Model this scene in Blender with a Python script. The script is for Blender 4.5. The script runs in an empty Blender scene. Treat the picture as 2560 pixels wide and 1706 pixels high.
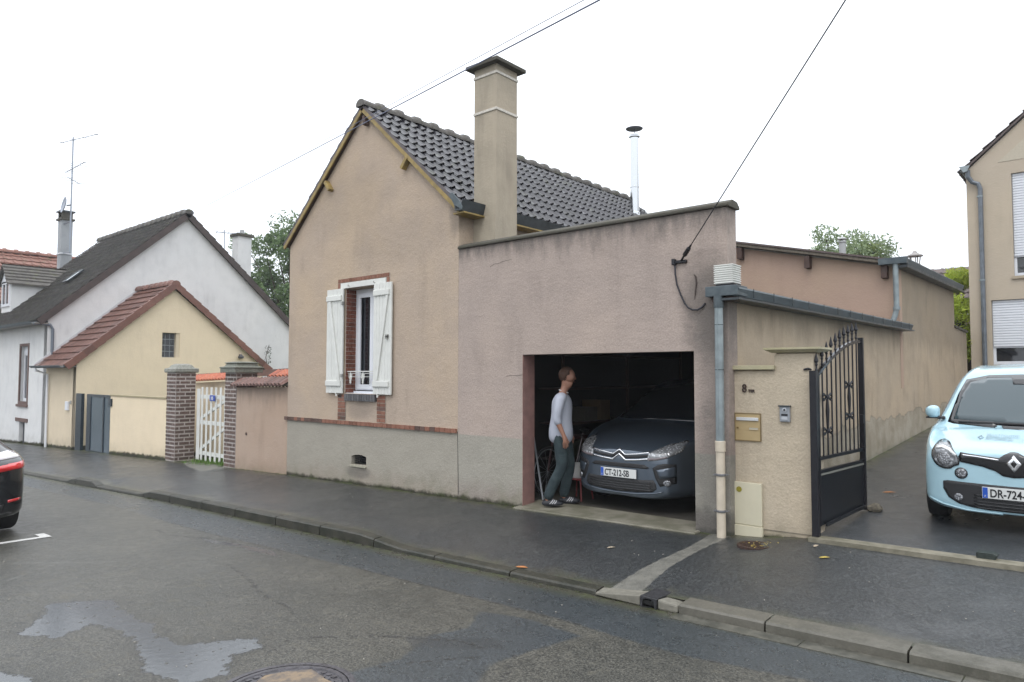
import bpy, bmesh, math, random
import numpy as np
from mathutils import Vector, Matrix
from mathutils.geometry import tessellate_polygon, delaunay_2d_cdt
from mathutils.bvhtree import BVHTree
random.seed(7); np.random.seed(7)
R = math.radians
scene = bpy.context.scene
COL = scene.collection

# ------------------------------------------------------------------ camera, world, sun, exposure
CAM = Vector((0.0, -7.2, 1.75))
cd = bpy.data.cameras.new('camera'); co = bpy.data.objects.new('camera', cd); COL.objects.link(co)
cd.sensor_width = 36.0; cd.lens = 24.63; cd.clip_start = 0.05; cd.clip_end = 2000
yaw, pitch, roll = R(40.7), R(2.7), R(0.1)
F = Vector((-math.sin(yaw)*math.cos(pitch), math.cos(yaw)*math.cos(pitch), math.sin(pitch)))
R0 = Vector((math.cos(yaw), math.sin(yaw), 0)); U0 = R0.cross(F)
RX = R0*math.cos(roll)+U0*math.sin(roll); UX = -R0*math.sin(roll)+U0*math.cos(roll)
co.matrix_world = Matrix(((RX.x, UX.x, -F.x, CAM.x), (RX.y, UX.y, -F.y, CAM.y), (RX.z, UX.z, -F.z, CAM.z), (0, 0, 0, 1)))
scene.camera = co

SUN_EL, SUN_AZ = 58.0, 62.0          # elevation; direction towards the sun, degrees from +X towards -Y
w = bpy.data.worlds.new('World'); scene.world = w; w.use_nodes = True
wn = w.node_tree.nodes; wl = w.node_tree.links; wn.clear()
wo = wn.new('ShaderNodeOutputWorld'); bg = wn.new('ShaderNodeBackground')
sky = wn.new('ShaderNodeTexSky'); sky.sky_type = 'NISHITA'; sky.sun_disc = False
sky.sun_elevation = R(SUN_EL); sky.sun_rotation = R(90+SUN_AZ); sky.dust_density = 4; sky.air_density = 1
mx = wn.new('ShaderNodeMix'); mx.data_type = 'RGBA'; mx.inputs[0].default_value = 0.90
tc = wn.new('ShaderNodeTexCoord'); sp = wn.new('ShaderNodeSeparateXYZ'); wl.new(tc.outputs['Generated'], sp.inputs[0])
mr = wn.new('ShaderNodeMapRange'); mr.inputs[1].default_value = 0.0; mr.inputs[2].default_value = 1.0
mr.inputs[3].default_value = 0.0; mr.inputs[4].default_value = 1.0; wl.new(sp.outputs[2], mr.inputs[0])
cloud = wn.new('ShaderNodeMix'); cloud.data_type = 'RGBA'
cloud.inputs[6].default_value = (12.6, 13.3, 14.2, 1); cloud.inputs[7].default_value = (24.0, 24.8, 26.0, 1)
wl.new(mr.outputs[0], cloud.inputs[0])
wl.new(sky.outputs[0], mx.inputs[6]); wl.new(cloud.outputs[2], mx.inputs[7])
wl.new(mx.outputs[2], bg.inputs[0]); bg.inputs[1].default_value = 0.1
wl.new(bg.outputs[0], wo.inputs[0])
sd = bpy.data.lights.new('sun', 'SUN'); sd.energy = 0.9; sd.angle = R(30); sd.color = (1.0, 0.97, 0.93)
so = bpy.data.objects.new('sun', sd); COL.objects.link(so)
az = R(SUN_AZ)
sdir = Vector((math.cos(az)*math.cos(R(SUN_EL)), -math.sin(az)*math.cos(R(SUN_EL)), math.sin(R(SUN_EL))))
so.rotation_euler = sdir.to_track_quat('Z', 'Y').to_euler()
scene.view_settings.view_transform = 'Standard'; scene.view_settings.look = 'None'
scene.view_settings.exposure = 0.0; scene.view_settings.gamma = 1.0
scene.view_settings.use_curve_mapping = False
scene.render.engine = 'CYCLES'

# ------------------------------------------------------------------ material helpers
class NT:
    def __init__(s, name):
        s.m = bpy.data.materials.new(name); s.m.use_nodes = True
        s.t = s.m.node_tree; s.n = s.t.nodes; s.l = s.t.links
        s.b = s.n['Principled BSDF']
    def _in(s, node, i, v):
        if isinstance(v, bpy.types.NodeSocket): s.l.new(v, node.inputs[i])
        elif v is not None:
            if isinstance(v, (tuple, list)) and len(v) == 3 and node.inputs[i].type == 'RGBA': v = (*v, 1)
            node.inputs[i].default_value = v
    def pos(s): return s.n.new('ShaderNodeNewGeometry').outputs['Position']
    def obj(s): return s.n.new('ShaderNodeTexCoord').outputs['Object']
    def rnd(s): return s.n.new('ShaderNodeObjectInfo').outputs['Random']
    def attr(s, name):
        a = s.n.new('ShaderNodeAttribute'); a.attribute_name = name; return a.outputs['Fac']
    def xyz(s, v):
        q = s.n.new('ShaderNodeSeparateXYZ'); s.l.new(v, q.inputs[0]); return q.outputs
    def scale(s, v, sc):
        q = s.n.new('ShaderNodeVectorMath'); q.operation = 'MULTIPLY'; s.l.new(v, q.inputs[0]); q.inputs[1].default_value = sc; return q.outputs[0]
    def noise(s, v, sc=5, det=4, rough=.55, dist=0.):
        q = s.n.new('ShaderNodeTexNoise'); s.l.new(v, q.inputs['Vector']); q.inputs['Scale'].default_value = sc
        q.inputs['Detail'].default_value = det; q.inputs['Roughness'].default_value = rough; q.inputs['Distortion'].default_value = dist
        return q.outputs['Fac']
    def voro(s, v, sc=50, feat='F1'):
        q = s.n.new('ShaderNodeTexVoronoi'); s.l.new(v, q.inputs['Vector']); q.inputs['Scale'].default_value = sc; q.feature = feat
        return q.outputs
    def math(s, op, a, b=None, c=None, clamp=False):
        q = s.n.new('ShaderNodeMath'); q.operation = op; q.use_clamp = clamp
        s._in(q, 0, a); s._in(q, 1, b)
        if c is not None: s._in(q, 2, c)
        return q.outputs[0]
    def mp(s, v, a, b, c=0., d=1., smooth=True):
        q = s.n.new('ShaderNodeMapRange'); q.interpolation_type = 'SMOOTHSTEP' if smooth else 'LINEAR'
        s._in(q, 0, v); s._in(q, 1, a); s._in(q, 2, b); s._in(q, 3, c); s._in(q, 4, d); return q.outputs[0]
    def mix(s, f, a, b, mode='MIX'):
        q = s.n.new('ShaderNodeMix'); q.data_type = 'RGBA'; q.blend_type = mode
        s._in(q, 0, f); s._in(q, 6, a); s._in(q, 7, b); return q.outputs[2]
    def bump(s, h, st=.3, d=.01):
        q = s.n.new('ShaderNodeBump'); q.inputs['Strength'].default_value = st; q.inputs['Distance'].default_value = d
        s.l.new(h, q.inputs['Height'])
        if s.b.inputs['Normal'].links: s.l.new(s.b.inputs['Normal'].links[0].from_socket, q.inputs['Normal'])
        s.l.new(q.outputs[0], s.b.inputs['Normal'])
    def set(s, **k):
        mp = dict(col='Base Color', rough='Roughness', metal='Metallic', spec='Specular IOR Level', coat='Coat Weight', coatr='Coat Roughness', trans='Transmission Weight', ior='IOR', alpha='Alpha', emis='Emission Color', emst='Emission Strength', sub='Subsurface Weight')
        for a, v in k.items(): s._in(s.b, mp[a], v)
        return s.m

MATS = {}
def simple(name, col, rough=.6, metal=0., vary=.0, grain=0., gscale=30, coat=0., spec=.5, bump=0.):
    if name in MATS: return MATS[name]
    t = NT(name); c = None; p = t.obj()
    c = t.mix(t.math('MULTIPLY', t.rnd(), vary*2) if vary else 0., col, tuple(x*(1-vary) for x in col)) if vary else col
    if grain:
        n = t.noise(p, gscale, 5)
        c = t.mix(t.mp(n, .3, .7), tuple(x*(1-grain) for x in col) if not vary else t.mix(1., c, (1-grain,)*3, 'MULTIPLY'), c)
        t.set(rough=t.mp(n, .3, .7, max(0, rough-.08), min(1, rough+.08)))
    else: t.set(rough=rough)
    t.set(col=c, metal=metal, coat=coat, spec=spec)
    if bump: t.bump(t.noise(p, gscale*2, 4), bump, .003)
    MATS[name] = t.m; return t.m

def plaster(name, base, grime=(.10, .095, .085), ztop=None, zbase=None, topamt=.6, baseamt=.7, mott=.18, warm=None, grain=.10, gs=70, bump=.5, moss=0., xstain=None, streak=.35, low=None, scrape=0.):
    """rendered wall: mottled, rain-streaked under its top, splashed and mossy at its foot"""
    t = NT(name); p = t.pos(); x, y, z = t.xyz(p)
    big = t.noise(p, .55, 4, .6); mid = t.noise(p, 2.3, 5, .6)
    c = t.mix(t.mp(big, .35, .68), base, warm or tuple(v*1.1 for v in base))
    c = t.mix(t.math('MULTIPLY', t.mp(mid, .4, .75), mott), c, tuple(v*.72 for v in base))
    wv = t.math('MULTIPLY', t.mp(t.noise(p, .9, 3), .42, .62), streak)
    st = t.noise(t.scale(p, (1.6, 1.6, .30)), 1.9, 6, .62)
    c = t.mix(t.math('MULTIPLY', t.mp(st, .46, .72), wv), c, tuple(v*.62 for v in base))
    st2 = t.noise(t.scale(p, (3., 3., .7)), 2.0, 7, .68)
    if ztop is not None:
        edge = t.math('ADD', z, t.math('MULTIPLY', t.math('SUBTRACT', st2, .5), .9))
        f = t.mp(edge, ztop-.55, ztop+.02); f = t.math('MULTIPLY', t.math('POWER', f, 1.7), topamt)
        c = t.mix(f, c, grime)
    if low is not None:      # lower band of another paint: (z, colour)
        c = t.mix(t.mp(z, low[0]-.004, low[0]+.004, 1, 0), c, t.mix(t.math('MULTIPLY', t.mp(mid, .35, .7), .3), low[1], tuple(v*.78 for v in low[1])))
    if zbase is not None:    # (a, b): ground height a + b*x
        zr = t.math('SUBTRACT', z, t.math('ADD', t.math('MULTIPLY', x, zbase[1]), zbase[0]))
        if len(zbase) > 2: zr = t.math('SUBTRACT', zr, t.math('MULTIPLY', y, zbase[2]))
        wob = t.math('MULTIPLY', t.math('SUBTRACT', t.noise(p, 5, 5, .65), .5), .5)
        f = t.mp(t.math('ADD', zr, wob), .42, -.02)
        c = t.mix(t.math('MULTIPLY', f, baseamt), c, t.mix(t.mp(mid, .4, .65), tuple(v*.66 for v in base), (.17, .155, .105)))
        f2 = t.mp(t.math('ADD', zr, t.math('MULTIPLY', wob, .35)), .075, .01)
        c = t.mix(f2, c, t.mix(t.mp(mid, .45, .6), (.045, .042, .03), (.048, .053, .026)))
    if xstain:               # dark stains: (x, z, rx, rz, amount)
        for sx, sz, rx, rz, am in xstain:
            dx = t.math('DIVIDE', t.math('SUBTRACT', x, sx), rx); dz = t.math('DIVIDE', t.math('SUBTRACT', z, sz), rz)
            d = t.math('ADD', t.math('MULTIPLY', dx, dx), t.math('MULTIPLY', dz, dz))
            d = t.math('ADD', d, t.math('MULTIPLY', t.math('SUBTRACT', t.noise(p, 3.5, 5, .65), .5), 1.3))
            c = t.mix(t.math('MULTIPLY', t.mp(d, 1.1, .05), am), c, grime)
    if scrape:               # old render laid bare above the foot of the wall
        zr2 = t.math('SUBTRACT', z, t.math('ADD', t.math('MULTIPLY', y, .055), .12))
        ln = t.math('ADD', t.math('ADD', zr2, t.math('MULTIPLY', t.math('SUBTRACT', t.noise(p, 1.6, 6, .62), .5), .55)), t.math('MULTIPLY', t.math('SUBTRACT', y, 4.), .03))
        c = t.mix(t.math('MULTIPLY', t.mp(ln, scrape+.012, scrape-.012), .75), c, t.mix(t.mp(mid, .35, .65), (.34,.315,.26), (.23,.205,.155)))
        c = t.mix(t.math('MULTIPLY', t.mp(t.math('ABSOLUTE', t.math('SUBTRACT', ln, scrape)), .02, .004), .45), c, (.12,.11,.09))
    g = t.noise(p, gs, 3, .7); g2 = t.noise(p, gs*.35, 3, .6)
    c = t.mix(t.math('MULTIPLY', t.mp(g, .35, .65), grain*2.2), t.mix(1., c, (1+grain*.6,)*3, 'MULTIPLY'), t.mix(1., c, (1-grain*2.2,)*3, 'MULTIPLY'))
    t.set(col=c, rough=.86, spec=.25)
    t.bump(t.math('ADD', t.math('ADD', g, g2), t.math('MULTIPLY', t.noise(p, 4.5, 4, .6), 2.2)), bump, .008)
    MATS[name] = t.m; return t.m

# ------------------------------------------------------------------ mesh helpers
class MB:
    def __init__(s): s.v = []; s.f = []; s.m = []; s.mi = 0
    def add(s, vs, fs, M=None):
        o = len(s.v)
        s.v += [tuple(M @ Vector(v)) if M else tuple(v) for v in vs]
        s.f += [tuple(i+o for i in f) for f in fs]; s.m += [s.mi]*len(fs); return s
    def box(s, x0, x1, y0, y1, z0, z1, M=None):
        v = [(x0,y0,z0),(x1,y0,z0),(x1,y1,z0),(x0,y1,z0),(x0,y0,z1),(x1,y0,z1),(x1,y1,z1),(x0,y1,z1)]
        return s.add(v, [(0,3,2,1),(4,5,6,7),(0,1,5,4),(1,2,6,5),(2,3,7,6),(3,0,4,7)], M)
    def bar(s, a, b, wx, wz, up=(0,0,1)):
        a = Vector(a); b = Vector(b); d = b-a; L = d.length; d.normalize(); upv = Vector(up)
        sx = d.cross(upv)
        if sx.length < 1e-4: sx = d.cross(Vector((1,0,0)))
        sx.normalize(); u = sx.cross(d)
        M = Matrix(((sx.x,d.x,u.x,a.x),(sx.y,d.y,u.y,a.y),(sx.z,d.z,u.z,a.z),(0,0,0,1)))
        return s.box(-wx/2, wx/2, 0, L, -wz/2, wz/2, M)
    def tube(s, pts, r, n=8, cap=True, closed=False):
        pts = [Vector(p) for p in pts]; rr = r if isinstance(r, (list, tuple)) else [r]*len(pts)
        vs = []; prev = None; N = len(pts)
        for i, p in enumerate(pts):
            a = pts[i-1] if (i or closed) else pts[0]; b = pts[(i+1) % N] if (i < N-1 or closed) else pts[-1]
            d = (b-a).normalized()
            if prev is None:
                prev = d.cross(Vector((0,0,1)))
                if prev.length < .05: prev = d.cross(Vector((1,0,0)))
            u = (prev - d*prev.dot(d)).normalized(); prev = u; q = d.cross(u)
            vs += [p + (u*math.cos(2*math.pi*k/n) + q*math.sin(2*math.pi*k/n))*rr[i] for k in range(n)]
        fs = []
        for i in range(N if closed else N-1):
            j = (i+1) % N
            fs += [(i*n+k, i*n+(k+1)%n, j*n+(k+1)%n, j*n+k) for k in range(n)]
        if cap and not closed: fs += [tuple(range(n-1,-1,-1)), tuple((N-1)*n+k for k in range(n))]
        return s.add(vs, fs)
    def lathe(s, prof, n=16, M=None):
        vs = []; fs = []
        for r, z in prof: vs += [(r*math.cos(2*math.pi*k/n), r*math.sin(2*math.pi*k/n), z) for k in range(n)]
        for i in range(len(prof)-1): fs += [(i*n+k, i*n+(k+1)%n, (i+1)*n+(k+1)%n, (i+1)*n+k) for k in range(n)]
        fs += [tuple(range(n-1,-1,-1)), tuple((len(prof)-1)*n+k for k in range(n))]
        return s.add(vs, fs, M)
    def poly(s, pts2, t, M=None, holes=()):
        """2-D outline in local x,z extruded along local y from 0 to t, with holes"""
        loops = [[Vector((a, b, 0)) for a, b in pts2]] + [[Vector((a, b, 0)) for a, b in h] for h in holes]
        tri = tessellate_polygon(loops); flat = [p for l in loops for p in l]; n = len(flat)
        vs = [(p.x, 0, p.y) for p in flat] + [(p.x, t, p.y) for p in flat]; fs = []
        for a, b, c in tri:
            A, B, C = flat[a], flat[b], flat[c]
            if (B-A).cross(C-A).z < 0: b, c = c, b
            fs += [(a, b, c), (a+n, c+n, b+n)]
        o = 0
        for li, l in enumerate(loops):
            ar = sum(l[i].x*l[(i+1)%len(l)].y-l[(i+1)%len(l)].x*l[i].y for i in range(len(l)))
            for i in range(len(l)):
                a, b = o+i, o+(i+1) % len(l)
                ccw = ar > 0
                if li: ccw = not ccw
                fs.append((a, a+n, b+n, b) if ccw else (b, b+n, a+n, a))
            o += len(l)
        return s.add(vs, fs, M)
    def mesh(s, name, mats=None, smooth=False):
        me = bpy.data.meshes.new(name); me.from_pydata(s.v, [], s.f)
        for m in (mats if isinstance(mats, (list, tuple)) else [mats]):
            if m: me.materials.append(m)
        if any(s.m): me.polygons.foreach_set('material_index', s.m)
        if smooth: me.polygons.foreach_set('use_smooth', [True]*len(me.polygons))
        me.update(); return me
    def obj(s, name, mats, parent=None, smooth=False, bevel=0., angle=None):
        me = s.mesh(name, mats, smooth or angle is not None)
        if angle is not None:
            me.set_sharp_from_angle(angle=R(angle))
        o = link(name, me, parent)
        if bevel:
            b = o.modifiers.new('bevel', 'BEVEL'); b.width = bevel; b.segments = 2; b.limit_method = 'ANGLE'; b.harden_normals = False
        return o

def link(name, me, parent=None, M=None):
    o = bpy.data.objects.new(name, me); COL.objects.link(o)
    if M is not None: o.matrix_basis = M
    if parent is not None:
        o.parent = parent
        o.matrix_parent_inverse = world(parent).inverted()
    return o
def world(o):
    M = o.matrix_basis.copy()
    if o.parent is not None: M = world(o.parent) @ o.matrix_parent_inverse @ M
    return M
def thing(name, label, cat, loc=(0,0,0), group=None, rot=None):
    o = bpy.data.objects.new(name, None); COL.objects.link(o); o.location = loc; o.empty_display_size = .2
    if rot: o.rotation_euler = rot
    o['label'] = label; o['category'] = cat
    if group: o['group'] = group
    return o
def tag(o, label, cat, group=None):
    o['label'] = label; o['category'] = cat
    if group: o['group'] = group
    return o
def structure(o): o['kind'] = 'structure'; return o
def T(x, y, z): return Matrix.Translation((x, y, z))
def Mdir(ox, oy, ang, oz=0.):
    """local x along a wall at angle ang (degrees from +X), local y into the wall, local z up"""
    a = R(ang); return Matrix(((math.cos(a), -math.sin(a), 0, ox), (math.sin(a), math.cos(a), 0, oy), (0, 0, 1, oz), (0, 0, 0, 1)))
def copy_tree(o, parent=None):
    c = o.copy(); COL.objects.link(c)
    if parent is not None: c.parent = parent
    for ch in [q for q in bpy.data.objects if q.parent == o]: copy_tree(ch, c)
    return c
def rect(x0, x1, z0, z1): return [(x0, z0), (x1, z0), (x1, z1), (x0, z1)]

# ------------------------------------------------------------------ ground heights
def ss(t): t = np.clip(t, 0, 1); return t*t*(3-2*t)
def g0(X): return np.where(X > -11.7, .095+.018*X, -.1156+.031*(X+11.7))
def Yk(X): return -2.05+.018*X
def drop(X):
    """1 where the kerb is lowered"""
    X = np.asarray(X, float)
    return ss((X+6.75)/.9) + ss((-12.05-X)/.5)*(1-ss((-14.3-X)/.3)) + ss((-15.5-X)/.3) - 0*X
def rise(X, Y): return .055*ss((X+3.1)/.8)*ss((Y+1.3)/1.3)
def road_z(X, Y): return g0(X) - .175 + .012*np.minimum(Yk(X)-Y, 3.)
def pave_z(X, Y):
    k = Yk(X); f = np.clip((Y-k)/(0-k), 0, 1)
    dr = np.clip(drop(X), 0, 1)
    low = np.where(X > -2.9, .045, .075)
    return g0(X) - .065*(1-f) + rise(X, Y) - dr*low*(1-ss(f/.42))
def drive_z(X, Y):
    X = np.asarray(X, float)
    return .125+.052*Y+.02*(X+2.8)*np.clip(1-Y/20, .3, 1) + .014*np.maximum(Y-5, 0)
def sdist(X, Y, poly):
    """signed distance to a polygon, positive inside"""
    P = np.array(poly, float); d = np.full(X.shape, 1e9); ins = np.zeros(X.shape, bool)
    for i in range(len(P)):
        a = P[i]; b = P[(i+1) % len(P)]; e = b-a; t = np.clip(((X-a[0])*e[0]+(Y-a[1])*e[1])/(e@e), 0, 1)
        d = np.minimum(d, np.hypot(X-a[0]-t*e[0], Y-a[1]-t*e[1]))
        c = ((a[1] > Y) != (b[1] > Y)) & (X < (b[0]-a[0])*(Y-a[1])/((b[1]-a[1]) or 1e-9)+a[0]); ins ^= c
    return np.where(ins, d, -d)
def ldist(X, Y, line):
    P = np.array(line, float); d = np.full(X.shape, 1e9)
    for i in range(len(P)-1):
        a = P[i]; b = P[i+1]; e = b-a; t = np.clip(((X-a[0])*e[0]+(Y-a[1])*e[1])/(e@e), 0, 1)
        d = np.minimum(d, np.hypot(X-a[0]-t*e[0], Y-a[1]-t*e[1]))
    return d
def grid(name, xs, rows, fy, fz, mat, attrs=None, parent=None):
    """xs columns, rows = parameters; fy(x, r) -> y; fz(x, y) -> z; attrs {name: f(X, Y)}"""
    Xg, Rg = np.meshgrid(np.array(xs, float), np.array(rows, float)); Yg = fy(Xg, Rg); Zg = fz(Xg, Yg)
    n, m = len(rows), len(xs)
    V = np.stack([Xg, Yg, Zg], -1).reshape(-1, 3)
    i = np.arange((n-1)*(m-1)); r_, c_ = i//(m-1), i % (m-1); a = r_*m+c_
    Fq = np.stack([a, a+1, a+m+1, a+m], -1)
    if Yg[-1, 0] < Yg[0, 0]: Fq = Fq[:, ::-1]
    me = bpy.data.meshes.new(name); me.from_pydata(V.tolist(), [], Fq.tolist()); me.materials.append(mat)
    me.polygons.foreach_set('use_smooth', [True]*len(me.polygons))
    for k, f in (attrs or {}).items():
        at = me.attributes.new(k, 'FLOAT', 'POINT'); at.data.foreach_set('value', np.asarray(f(Xg, Yg), np.float32).ravel())
    me.update(); return link(name, me, parent)
def xsamp(*segs):
    out = []
    for a, b, st in segs: out += list(np.arange(a, b-1e-6, st))
    out.append(segs[-1][1]); return out
# ------------------------------------------------------------------ ground materials
PUD = [(-6.15,-5.6),(-6.45,-5.35),(-6.78,-5.22),(-6.66,-5.0),(-6.5,-4.82),(-6.1,-4.9),(-5.6,-4.88),(-5.25,-4.97),(-4.97,-4.92),(-4.85,-4.72),(-4.7,-4.52),(-4.5,-4.6),(-4.52,-4.8),(-4.25,-4.98),(-4.3,-5.2),(-4.7,-5.3),(-5.0,-5.2),(-5.3,-5.12),(-5.7,-5.1),(-5.95,-5.2),(-5.8,-5.45)]
PUD2 = [(-8.4,-3.22),(-8.0,-3.12),(-7.5,-3.02),(-7.0,-3.02),(-6.8,-3.08),(-7.1,-3.14),(-7.6,-3.12),(-8.0,-3.24)]
PUD3 = [(-5.9,-6.1),(-5.5,-5.9),(-5.12,-5.78),(-4.95,-5.95),(-5.3,-6.3)]
PATCH = [(-3.55,-5.4),(-3.7,-4.5),(-3.62,-4.1),(-3.8,-3.7),(-3.7,-3.4),(-3.9,-3.05),(-3.5,-2.95),(-2.95,-3.0),(-3.05,-3.5),(-3.1,-3.8),(-2.95,-4.1),(-2.75,-4.6),(-2.6,-5.4)]
DARKP = [(-3.95,-3.82),(-3.6,-3.62),(-3.38,-3.42),(-3.2,-3.55),(-3.42,-3.72),(-3.7,-3.92)]
SEAM = [(-20,-3.05),(-15,-3.0),(-11.5,-2.95),(-9.8,-3.0),(-8.4,-2.98),(-7.4,-2.93),(-6.4,-2.9),(-5.6,-2.86),(-4.2,-2.82),(-3.3,-2.8),(-2.6,-2.86),(-2.2,-2.87),(-1.4,-2.74),(0,-2.7)]
CRACKS = [[(-7.9,-3.0),(-8.8,-3.35),(-9.6,-3.3)],[(-6.9,-3.6),(-6.2,-3.75),(-5.8,-3.9),(-5.1,-4.0),(-4.8,-4.1)],[(-3.66,-3.7),(-4.1,-3.95),(-4.5,-4.35),(-4.4,-4.6)],[(-3.75,-4.5),(-3.5,-4.1),(-3.25,-3.75)],[(-3.1,-3.55),(-2.85,-4.0),(-2.8,-4.5)],[(-4.0,-3.7),(-3.7,-3.66),(-3.3,-3.6)],SEAM]
FADED = [[(-8.65,-5.0),(-8.2,-4.6),(-7.9,-4.3)],[(-7.9,-5.25),(-8.3,-4.7),(-8.4,-4.4)]]
def a_wet(X, Y):
    return np.maximum.reduce([sdist(X, Y, PUD), sdist(X, Y, PUD2), sdist(X, Y, PUD3)])
def a_patch(X, Y):
    seamy = np.interp(X, [p[0] for p in SEAM], [p[1] for p in SEAM])
    return np.maximum.reduce([Y-seamy, sdist(X, Y, PATCH), sdist(X, Y, [(-1.9,-4.1),(-1.2,-3.3),(.5,-3.0),(.5,-4.5)])*0-1])
def a_crack(X, Y): return np.minimum.reduce([ldist(X, Y, c) for c in CRACKS])
def a_gut(X, Y): return Yk(X)-Y
road = NT('wet_asphalt'); t = road; p = t.pos()
n1 = t.noise(p, 1.1, 5, .65); n2 = t.noise(p, 9, 5, .65); n3 = t.noise(p, 66, 5, .78); v = t.voro(p, 120)
wob = t.math('MULTIPLY', t.math('SUBTRACT', t.noise(p, 9, 8, .78), .5), .30)
wob2 = t.math('MULTIPLY', t.math('SUBTRACT', t.noise(p, 14, 6, .7), .5), .07)
old = t.mix(t.mp(n3, .42, .62), (.020, .021, .018), (.118, .113, .094))
old = t.mix(t.math('MULTIPLY', t.mp(n1, .38, .66), .55), old, t.mix(1., old, (.50, .54, .55), 'MULTIPLY'))
old = t.mix(t.math('MULTIPLY', t.mp(n2, .5, .75), .45), old, (.105, .095, .068))
new = t.mix(t.mp(n3, .42, .62), (.018, .023, .027), (.070, .082, .090))
new = t.mix(t.math('MULTIPLY', t.mp(n1, .35, .65), .5), new, t.mix(1., new, (.72, .74, .7), 'MULTIPLY'))
pf = t.mp(t.math('ADD', t.attr('patch'), wob2), -.02, .03)
c = t.mix(pf, old, new)
dk = t.mp(t.math('ADD', t.attr('darkp'), wob2), -.02, .02); c = t.mix(t.math('MULTIPLY', dk, .6), c, (.024, .028, .031))
gut = t.attr('gut')
gm = t.mp(t.math('ADD', gut, t.math('MULTIPLY', wob, 1.1)), .24, .02)
c = t.mix(t.math('MULTIPLY', gm, .75), c, t.mix(t.mp(n2, .42, .62), (.055, .050, .032), (.075, .082, .028)))
conc = t.mp(gut, .135, .125)
ck = t.math('ADD', t.attr('crack'), t.math('MULTIPLY', t.math('SUBTRACT', t.noise(p, 16, 4, .7), .5), .12))
ckm = t.math('MULTIPLY', t.mp(t.math('ABSOLUTE', ck), .020, .005), t.mp(t.noise(p, 1.7, 2), .34, .46))
c = t.mix(t.math('MULTIPLY', ckm, .85), c, (.014, .014, .013))
fd = t.mp(t.math('ADD', t.attr('faded'), t.math('MULTIPLY', wob2, .3)), .03, .0); c = t.mix(t.math('MULTIPLY', t.math('MULTIPLY', fd, t.mp(n2, .35, .6)), .5), c, (.24, .24, .23))
wet = t.mp(t.math('ADD', t.attr('wet'), wob), -.015, .012)
stones = t.mp(t.voro(p, 13)[0], .20, .13); wet = t.math('MULTIPLY', wet, t.math('SUBTRACT', 1., t.math('MULTIPLY', stones, t.mp(n2, .50, .54))))
halo = t.mp(t.math('ADD', t.attr('wet'), wob), -.20, 0)
c = t.mix(t.math('MULTIPLY', halo, .4), c, t.mix(1., c, (.6, .6, .6), 'MULTIPLY'))
c = t.mix(wet, c, (.062, .068, .074))
rg = t.mix(pf, t.mp(n2, .3, .7, .34, .52), t.mp(n2, .3, .7, .24, .40))
rg = t.mix(t.math('MULTIPLY', wet, 1.), rg, (.17, .17, .17))
t.set(col=c, rough=rg, spec=.6)
h = t.math('MULTIPLY', t.math('ADD', n3, t.math('MULTIPLY', v[0], .6)), t.math('SUBTRACT', 1., wet))
h = t.math('SUBTRACT', h, t.math('MULTIPLY', ckm, 1.5))
h = t.math('ADD', h, t.math('MULTIPLY', wet, t.math('MULTIPLY', t.noise(p, 16, 3), .30)))
t.bump(h, .55, .006)
XR = xsamp((-45,-18,.6),(-18,-12,.16),(-12,-8,.08),(-8,-1.5,.04),(-1.5,1,.08),(1,12,.6))
RR = xsamp((0,.3,.04),(.3,.75,.08),(.75,3.6,.04),(3.6,4.6,.1),(4.6,12,.5))
ro = grid('road', XR, RR, lambda X, r: Yk(X)-r, road_z, road.m, dict(wet=a_wet, patch=a_patch, crack=a_crack, gut=a_gut, darkp=lambda X, Y: sdist(X, Y, DARKP), faded=lambda X, Y: np.minimum.reduce([ldist(X, Y, c) for c in FADED])))
structure(ro)

def pave_mat(name, base_lo, base_hi, rlo, rhi, mosscol=(.07, .075, .03)):
    t = NT(name); p = t.pos(); n1 = t.noise(p, .9, 5, .6); n2 = t.noise(p, 8, 5, .65); n3 = t.noise(p, 42, 6, .8)
    c = t.mix(t.mp(n3, .42, .62), base_lo, base_hi)
    c = t.mix(t.math('MULTIPLY', t.mp(n1, .38, .62), .7), c, t.mix(1., c, (.50, .52, .52), 'MULTIPLY'))
    c = t.mix(t.math('MULTIPLY', t.mp(n2, .45, .72), .5), c, t.mix(1., c, (1.7, 1.65, 1.5), 'MULTIPLY'))
    chips = t.mp(t.voro(p, 60)[0], .11, .06); c = t.mix(t.math('MULTIPLY', chips, .5), c, (.16, .155, .14))
    w1 = t.math('MULTIPLY', t.math('SUBTRACT', t.noise(p, 4, 6, .7), .5), .9)
    f = t.mp(t.math('ADD', t.attr('edge'), w1), .26, -.02)
    c = t.mix(t.math('MULTIPLY', f, .8), c, t.mix(t.mp(n2, .42, .6), (.058, .055, .038), mosscol))
    w2 = t.math('MULTIPLY', t.math('SUBTRACT', t.noise(p, 14, 5, .7), .5), .10)
    f2 = t.mp(t.math('ADD', t.attr('edge'), w2), .05, .0)
    c = t.mix(f2, c, t.mix(t.mp(n2, .45, .55), (.02, .02, .015), (.05, .07, .015)))
    cm = t.mp(t.math('ADD', t.attr('conc'), t.math('MULTIPLY', t.math('SUBTRACT', t.noise(p, 18, 4), .5), .05)), -.008, .008)
    c = t.mix(cm, c, t.mix(t.mp(n2, .35, .65), (.095, .093, .08), (.15, .145, .125)))
    rg = t.mix(t.mp(n1, .35, .65), (rlo,)*3, (rhi,)*3)
    rg = t.mix(cm, rg, (.6,)*3)
    t.set(col=c, rough=rg, spec=.6, coat=t.mp(n1, .40, .6, .0, .4), coatr=.25); t.bump(n3, .9, .008)
    return t.m
pmat = pave_mat('wet_pavement_asphalt', (.012, .014, .015), (.058, .063, .066), .34, .5)
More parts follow.
